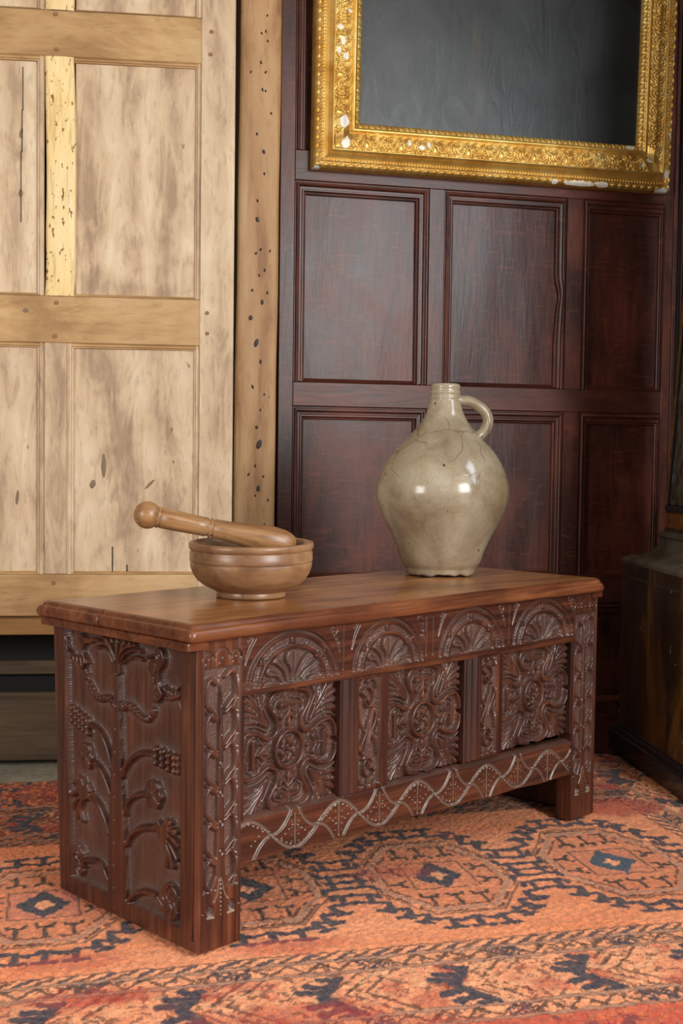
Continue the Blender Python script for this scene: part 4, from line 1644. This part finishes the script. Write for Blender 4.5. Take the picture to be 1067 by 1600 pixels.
JPROF = [(.0005, .004), (.06, .004), (.0745, .0), (.0768, .004), (.0765, .010), (.0775, .016)] + \
    [pxj(*p) for p in ((61.5, 877.5), (69, 856), (78.3, 835), (89, 814), (97.6, 792.5), (101.2, 781), (102.6, 770), (101.6, 759), (98.4, 748), (91.6, 730), (78.6, 708),
                       (62, 690), (48, 675.5), (38.5, 664), (32, 653), (28, 643.5), (25, 633), (23.2, 627), (22.6, 625.5), (23.6, 624), (23.6, 622),
                       (22.2, 620), (22.4, 617.5), (23.4, 616), (23.4, 613.5), (21.6, 611), (22.6, 608.5), (22.8, 605), (21.5, 602), (19.0, 601), (16.5, 602.5),
                       (14.5, 608), (14.2, 625))] + [(.02, .34), (.0005, .33)]
jug = thing('stoneware_jug', 'large grey-green salt-glazed stoneware jug with a loop handle, on the chest lid', 'jug', (.6153, .6849, .5135), -.24)


def jug_wob(V, th, P):
    z = P[:, 1][:, None]
    r = P[:, 0][:, None]
    k = 1 + .010 * np.sin(2 * th + 1 + z * 4) * np.clip(r / .1, 0, 1) + .004 * np.sin(5 * th + z * 30)
    V[:, :, 0] *= k
    V[:, :, 1] *= k
    foot = (z < .012) & (r > .07)
    chip = np.clip(np.sin(7 * th) * np.sin(3 * th + .6) + .35 * np.sin(17 * th), -1, 1)
    V[:, :, 2] += np.where(foot, .0030 * chip - .0 * chip + .003, 0)
    V[:, :, 2] += np.where(z < .005, 0.0, 0)
    V[:, :, 0] += z * .014           # it leans a touch
    return V


# smooth the body part of the profile
body = spline(JPROF[5:23], 5)
prof = JPROF[:5] + [tuple(p) for p in body] + JPROF[23:]
V, F = lathe(prof, 128, jug_wob)
link('body', mesh_np('body', V, F), M['jug'], jug)


def sweep_tube(path, radii, n=14, flat=1.0, side=np.array([0, 1, 0])):
    P = np.asarray(path, float)
    T = np.gradient(P, axis=0)
    T /= np.linalg.norm(T, axis=1)[:, None]
    V = []
    for k in range(len(P)):
        b = side / np.linalg.norm(side)
        nrm = np.cross(b, T[k])
        nrm /= np.linalg.norm(nrm)
        r = radii[k]
        for a in np.linspace(0, 2 * math.pi, n, endpoint=False):
            w = 1 + .07 * math.cos(4 * a)
            V.append(P[k] + w * r * (nrm * math.cos(a) + b * math.sin(a) * flat))
    i = np.arange(len(P) * n).reshape(len(P), n)
    j = np.roll(i, -1, axis=1)
    F = np.stack([i[:-1], j[:-1], j[1:], i[1:]], -1).reshape(-1, 4)
    return np.array(V), F


hp = [(.024, 0, .3785), (.040, 0, .3765), (.058, 0, .3755), (.078, 0, .3655), (.0935, 0, .3510), (.0985, 0, .3330), (.0930, 0, .3160), (.082, 0, .303), (.072, 0, .296)]
path = spline(hp, 7)
rad = np.interp(np.linspace(0, 1, len(path)), [0, .12, .5, .85, 1], [.0150, .0112, .0112, .0110, .0140])
V, F = sweep_tube(path, rad, 16, 1.35)
link('handle', mesh_np('handle', V, F), M['jug'], jug)

# ------------------------------------------------------------------ wooden bowl and pestle
bowl = thing('wooden_bowl', 'turned brown wooden mortar bowl with ringed sides, on the left of the chest lid', 'bowl', (.1398, .3355, .5125), .3)
BP = [(.0005, .004), (.056, .002), (.0610, .0), (.0625, .002), (.0625, .009), (.0615, .0105), (.0655, .0115), (.067, .013), (.072, .015), (.084, .021), (.096, .0305),
      (.1035, .041), (.1082, .053), (.1095, .0605), (.1093, .0618), (.1072, .0630), (.1072, .0645), (.1100, .0658), (.1102, .067), (.1100, .081), (.1083, .0838), (.1085, .0855), (.1103, .0872), (.1115, .0890), (.1120, .0950),
      (.1105, .0985), (.1065, .0995), (.1025, .0975), (.1000, .090), (.0985, .065), (.092, .045), (.078, .029), (.055, .021), (.03, .0185), (.0005, .018)]


def bowl_wob(V, th, P):
    V[:, :, 0] *= 1.006
    V[:, :, 2] += P[:, 1][:, None] * .03 * np.sin(th + .7) * (P[:, 1][:, None] > .03)
    return V


V, F = lathe(BP, 112, bowl_wob)
link('bowl_shell', mesh_np('bowl_shell', V, F), M['bowl'], bowl)

pa, pb = np.array([-.0440, .3600, .6580]), np.array([.2240, .3500, .6030])
ax = (pb - pa) / np.linalg.norm(pb - pa)
Lp = float(np.linalg.norm(pb - pa))
pest = thing('pestle', 'long turned wooden pestle with ball end, lying across the mortar bowl', 'pestle', tuple(pa))
pest.rotation_euler = Vector(ax).to_track_quat('X', 'Z').to_euler('XYZ')
pest.rotation_mode = 'XYZ'


def lathe_x(prof, n=40):
    V, F = lathe([(r, z) for z, r in prof], n)
    return V[:, [2, 0, 1]], F


ball = [(-.0246 * math.cos(a), .0246 * math.sin(a)) for a in np.linspace(.02, math.pi - .72, 16)]
V, F = lathe_x(ball)
link('knob', mesh_np('knob', V, F), M['pestle'], pest)
sh = [(.0160, .0005), (.0165, .0175), (.0190, .0192), (.0215, .0192), (.0220, .0172), (.0235, .0172), (.0240, .0188), (.050, .0184), (.090, .0174), (.108, .0172), (.110, .0152),
      (.112, .0152), (.1135, .0180), (.1165, .0180), (.1175, .0152), (.1195, .0152), (.121, .0176), (.150, .0188), (.185, .0222), (.210, .0252), (.230, .0258), (.250, .0236),
      (.262, .0200), (.270, .0150), (Lp - .001, .0090), (Lp, .0005)]
V, F = lathe_x(sh)
link('shaft', mesh_np('shaft', V, F), M['pestle'], pest)

# ------------------------------------------------------------------ gilt-framed painting
paint = thing('framed_painting', 'darkened oil painting in a wide ornate chipped gilt frame on the panelling', 'painting', (0, WY, 0))
paint.location = (0, WY - .0015, 1.544)
paint.rotation_euler = (math.radians(2.2), 0, 0)
FX0, FX1, FZ0, FZ1 = .4795, 1.5425, 0.0, 1.376
FWL, FWR, FWB, FWT = .131, .111, .128, .128


def frame_profile(w):
    """w 0 (outer) .. 1 (sight edge) -> (height out from the wall, bole)"""
    xs = [0, .005, .03, .08, .13, .145, .16, .195, .21, .30, .345, .375, .385, .40, .44, .60, .74, .765, .79, .83, .865, .875, .90, .95, .985, 1.0]
    hs = [.020, .028, .034, .040, .039, .036, .042, .042, .040, .050, .062, .066, .066, .056, .053, .055, .046, .044, .050, .052, .049, .043, .043, .040, .035, .020]
    return np.interp(w, xs, hs)


def frame_side(which):
    wl = {'bottom': FWB, 'top': FWT, 'left': FWL, 'right': FWR}[which]
    L = (FX1 - FX0) if which in ('bottom', 'top') else (FZ1 - FZ0)
    res = .0019 if which != 'top' else .006
    if which in ('left', 'right'):
        ns = int(L / .0021)
    else:
        ns = int(L / res)
    nw = int(wl / (.0017 if which != 'top' else .004))
    if which == 'bottom':
        m0, m1 = FWL, FWR
    elif which == 'top':
        m0, m1 = FWL, FWR
    else:
        m0, m1 = FWB, FWT
    w = np.linspace(0, 1, nw)[:, None]
    t = np.linspace(0, 1, ns)[None, :]
    S = (m0 * w) * (1 - t) + (L - m1 * w) * t + 0 * w
    W = w + 0 * t
    H = frame_profile(W)
    bole = np.zeros(S.shape)
    # egg border at the outer edge
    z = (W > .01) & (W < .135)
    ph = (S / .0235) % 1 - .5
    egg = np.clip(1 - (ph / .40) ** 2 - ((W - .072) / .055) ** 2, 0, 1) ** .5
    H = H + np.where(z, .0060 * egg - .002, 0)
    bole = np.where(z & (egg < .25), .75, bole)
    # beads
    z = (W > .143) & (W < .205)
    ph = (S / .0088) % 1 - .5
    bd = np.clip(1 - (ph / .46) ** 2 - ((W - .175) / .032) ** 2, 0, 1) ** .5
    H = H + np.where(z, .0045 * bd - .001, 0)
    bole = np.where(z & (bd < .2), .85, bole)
    # scrolling foliage
    z = (W > .395) & (W < .755)
    T = .098
    nper = max(1, round(L / T))
    T = L / nper
    sx = (S % T) / T                       # 0..1
    sx = np.where(sx > .5, 1 - sx, sx) * T   # mirrored halves
    sy = (W - .575) * .128                  # metres across
    D = np.full(S.shape, 9.)

    def stroke(pts, r, r1=None):
        nonlocal D
        p = spline(pts, 6) if len(pts) > 2 else np.array(pts)
        Lc = np.concatenate([[0], np.cumsum(np.hypot(*np.diff(p, axis=0).T))])
        d0, tt = np.full(S.shape, 9.), np.zeros(S.shape)
        m = z
        a, b = sx[m], sy[m]
        dd, tq = np.full(a.shape, 9.), np.zeros(a.shape)
        for k in range(len(p) - 1):
            dx, dy = p[k + 1] - p[k]
            q = np.clip(((a - p[k, 0]) * dx + (b - p[k, 1]) * dy) / (dx * dx + dy * dy + 1e-12), 0, 1)
            e = np.hypot(a - p[k, 0] - q * dx, b - p[k, 1] - q * dy)
            mm = e < dd
            dd = np.where(mm, e, dd)
            tq = np.where(mm, (Lc[k] + q * (Lc[k + 1] - Lc[k])) / Lc[-1], tq)
        rr = r if r1 is None else r + (r1 - r) * tq
        d0[m] = dd / rr
        D = np.minimum(D, d0)
    # spiral scroll, leaf sprays and a bud, in one half period
    sp = []
    for a in np.linspace(0, 3.4 * math.pi, 34):
        r = .003 + .0125 * a / (3.4 * math.pi)
        sp.append((.0255 + r * math.cos(a + 1.0), .001 + r * math.sin(a + 1.0)))
    stroke(sp, .0018, .0024)
    stroke([(.0255, .001), (.0256, .0012)], .0042)
    stroke([(.0, -.016), (.004, -.004), (.0, .008)], .0026, .0016)
    stroke([(.0, .004), (.006, .012), (.0, .019)], .0022)
    stroke([(.046, -.019), (.040, -.010), (.045, .002), (.049, .012)], .0022, .003)
    stroke([(.012, .016), (.024, .020), (.036, .016), (.042, .008)], .0016, .0026)
    stroke([(.008, -.018), (.020, -.020), (.034, -.018)], .0016, .0024)
    stroke([(.042, .016), (.047, .021)], .0022)
    stroke([(.006, -.010), (.012, -.014)], .0022)
    leaf = np.sqrt(np.clip(1 - np.clip(D, 0, 1) ** 2, 0, 1))
    H = H + np.where(z, .0062 * leaf, 0)
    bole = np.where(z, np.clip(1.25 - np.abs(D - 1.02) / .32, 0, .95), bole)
    # corner leaves
    for near, S_ in ((0, S - m0 * W), (1, L - m1 * W - S)):
        c = z & (S_ < .032)
        fan = .5 + .5 * np.cos((S_ * 95 + (W - .4) * 9))
        H = np.where(c, frame_profile(W) + .005 * fan, H)
        bole = np.where(c, np.where(fan < .22, .7, .05), bole)
    # inner lip of small leaves
    z = (W > .872) & (W < .992)
    q = np.sin(S / .0052 * 2 * math.pi / 2) * .6 + .5 * np.sin(S / .0083 * 2 * math.pi / 2 + W * 30)
    H = H + np.where(z, .0020 * q, 0)
    bole = np.where(z, np.clip(.20 - .55 * q, 0, .7), bole)
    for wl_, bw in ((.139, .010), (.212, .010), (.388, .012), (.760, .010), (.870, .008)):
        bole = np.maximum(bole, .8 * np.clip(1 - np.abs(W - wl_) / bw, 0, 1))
    # knocked-off gesso, showing white
    chip = np.zeros(S.shape)
    ch = {'bottom': [(.775, .066, .050, .05), (.845, .080, .022, .06), (.70, .070, .010, .05), (.085, .55, .013, .13), (.30, .55, .010, .05), (.32, .62, .007, .06), (.265, .62, .006, .06),
                     (.925, .92, .014, .05), (.985, .66, .010, .05), (1.035, .03, .020, .06), (.96, .55, .006, .06), (.01, .02, .010, .04)],
          'left': [(.335, .56, .012, .05), (.295, .62, .010, .06), (.370, .50, .008, .06), (.310, .47, .009, .05), (.125, .62, .018, .10), (.415, .70, .006, .05)],
          'right': [(.05, .16, .014, .07), (.005, .1, .01, .08), (.16, .05, .014, .05), (.38, .05, .016, .04)], 'top': []}[which]
    for s0, w0, ds, dw in ch:
        q = ((S - s0) / ds) ** 2 + ((W - w0) / dw) ** 2 + 1.1 * (fbm(S * 160, W * 22, 99) - .5)
        m = np.clip(1.5 - q, 0, 1)
        chip = np.maximum(chip, m)
    H = np.where(chip > .5, np.minimum(H, frame_profile(W) - .0015), H)
    bole = bole * (1 - np.clip(chip * 1.5, 0, 1))
    # place it
    D_ = W * wl
    if which == 'bottom':
        X, Zz = FX0 + S, FZ0 + D_
    elif which == 'top':
        X, Zz = FX0 + S, FZ1 - D_
    elif which == 'left':
        X, Zz = FX0 + D_, FZ0 + S
    else:
        X, Zz = FX1 - D_, FZ0 + S
    P = np.stack([X, -H, Zz], -1).reshape(-1, 3)
    F = grid_faces(nw, ns, flip=which in ('top', 'left'))
    # outer edge back to the wall
    P2 = P[:ns].copy()
    P2[:, 1] = -.001
    n = len(P)
    i = np.arange(ns)
    E = np.stack([i[:-1], n + i[:-1], n + i[1:], i[1:]], 1)
    if which in ('top', 'left'):
        E = E[:, ::-1]
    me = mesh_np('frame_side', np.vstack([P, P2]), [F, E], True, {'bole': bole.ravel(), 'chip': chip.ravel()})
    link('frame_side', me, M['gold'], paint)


for w_ in ('left', 'bottom', 'right', 'top'):
    frame_side(w_)
nx, nz = 60, 80
U, V = np.meshgrid(np.linspace(FX0 + FWL - .004, FX1 - FWR + .004, nx), np.linspace(FZ0 + FWB - .004, FZ1 - FWT + .004, nz))
Y = -.024 + .003 * (fbm(U * 4, V * 4, 103) - .5)
link('canvas', mesh_np('canvas', np.stack([U, Y, V], -1).reshape(-1, 3), grid_faces(nz, nx)), M['canvas'], paint)
box('backing_board', (FX0 + .004, FX1 - .004, -.014, -.001, FZ0 + .004, FZ1 - .004), M['black'], paint, 0)

# ------------------------------------------------------------------ lacquered tall cabinet in the right corner
CA = math.atan2(-.990138, -.140096)
cab = thing('lacquered_cabinet', 'tall black and gold lacquered cabinet on a moulded plinth, in the right corner', 'cabinet', (1.251, 1.139, -.0015), CA)
# local: x along the front towards the viewer, y into the depth, z up
cab_w, cab_d = .56, .30


def sweep_rect(name, prof, mat, z_is_abs=True):
    """prof [(setback, z)]: stacked rectangles, setback on the two ends and the front"""
    V = []
    for s, z in prof:
        V += [(s, s, z), (cab_w - s, s, z), (cab_w - s, cab_d, z), (s, cab_d, z)]
    V = np.array(V, float)
    n = len(prof)
    i = np.arange(n * 4).reshape(n, 4)
    j = np.roll(i, -1, axis=1)
    F = np.stack([i[:-1], j[:-1], j[1:], i[1:]], -1).reshape(-1, 4)
    caps = np.array([[3, 2, 1, 0], list(i[-1])])
    me = mesh_np(name, V, [np.vstack([F, caps])], False)
    return link(name, me, mat, cab)


sk = [(0, 0), (0, .046)] + [(.008 - .008 * math.cos(a), .046 + .009 * math.sin(a)) for a in np.linspace(.2, 1.5, 6)] + [(.009, .0545)] + \
    [(.018 - .008 * math.cos(a), .0575 + .009 * math.sin(a)) for a in np.linspace(.0, 1.5, 6)] + [(.019, .070)]
sweep_rect('skirting', sk, M['ebony'])
sweep_rect('base_die', [(.019, .070), (.019, .497)], M['lacquer'])
cov = [(.018, .497), (.016, .500), (.017, .508), (.022, .513), (.030, .5165), (.034, .517)]
for a in np.linspace(0, math.pi / 2, 8):
    cov.append((.036 + .058 * math.sin(a), .519 + .048 * (1 - math.cos(a))))
cov += [(.091, .570), (.088, .573), (.088, .578), (.092, .580), (.095, .585), (.103, .588)]
sweep_rect('cove_moulding', cov, M['dusty'])
sweep_rect('trunk', [(.102, .588), (.150, 1.66), (.170, 2.30)], M['lacquer'])
sweep_rect('cornice', [(.170, 2.30), (.13, 2.33), (.12, 2.36), (.11, 2.40)], M['ebony'])
for z in (.462, .466):
    box('bead', (.024, cab_w - .024, .0165, .022, z, z + .0015), M['dusty'], cab, .0004)


def trunk_piece(name, x0, x1, z0, z1, d, mat, label=None):
    """a strip lying on the tapering trunk front; x from its left edge"""
    bm = bmesh.new()
    sb = lambda z: .102 + (z - .588) * .0448
    vs = []
    for z in (z0, z1):
        for x, y in ((x0, -d), (x1, -d), (x1, .002), (x0, .002)):
            xx = sb(z) + x if x >= 0 else cab_w - sb(z) + x
            vs.append(bm.verts.new((xx, sb(z) + y, z)))
    for f in ((0, 1, 5, 4), (1, 2, 6, 5), (2, 3, 7, 6), (3, 0, 4, 7), (4, 5, 6, 7), (3, 2, 1, 0)):
        bm.faces.new([vs[k] for k in f])
    bmesh.ops.bevel(bm, geom=list(bm.edges), offset=.0012, segments=1, affect='EDGES')
    return link(name, bm_mesh(name, bm), mat, cab, label)


trunk_piece('gilt_edge', .000, .014, .645, 1.62, .004, M['giltwood'])
trunk_piece('door', .031, -.031, .655, 1.60, .004, M['picture_paint'], 'painted door with worn blue and gold figures')
trunk_piece('door_bead', .023, .030, .655, 1.60, .008, M['ebony'], 'glossy black bead')
trunk_piece('door_bead', .016, -.016, .640, .655, .010, M['ebony'], 'glossy black bead')
trunk_piece('gilt_band', .004, -.004, .596, .634, .003, M['giltwood'])
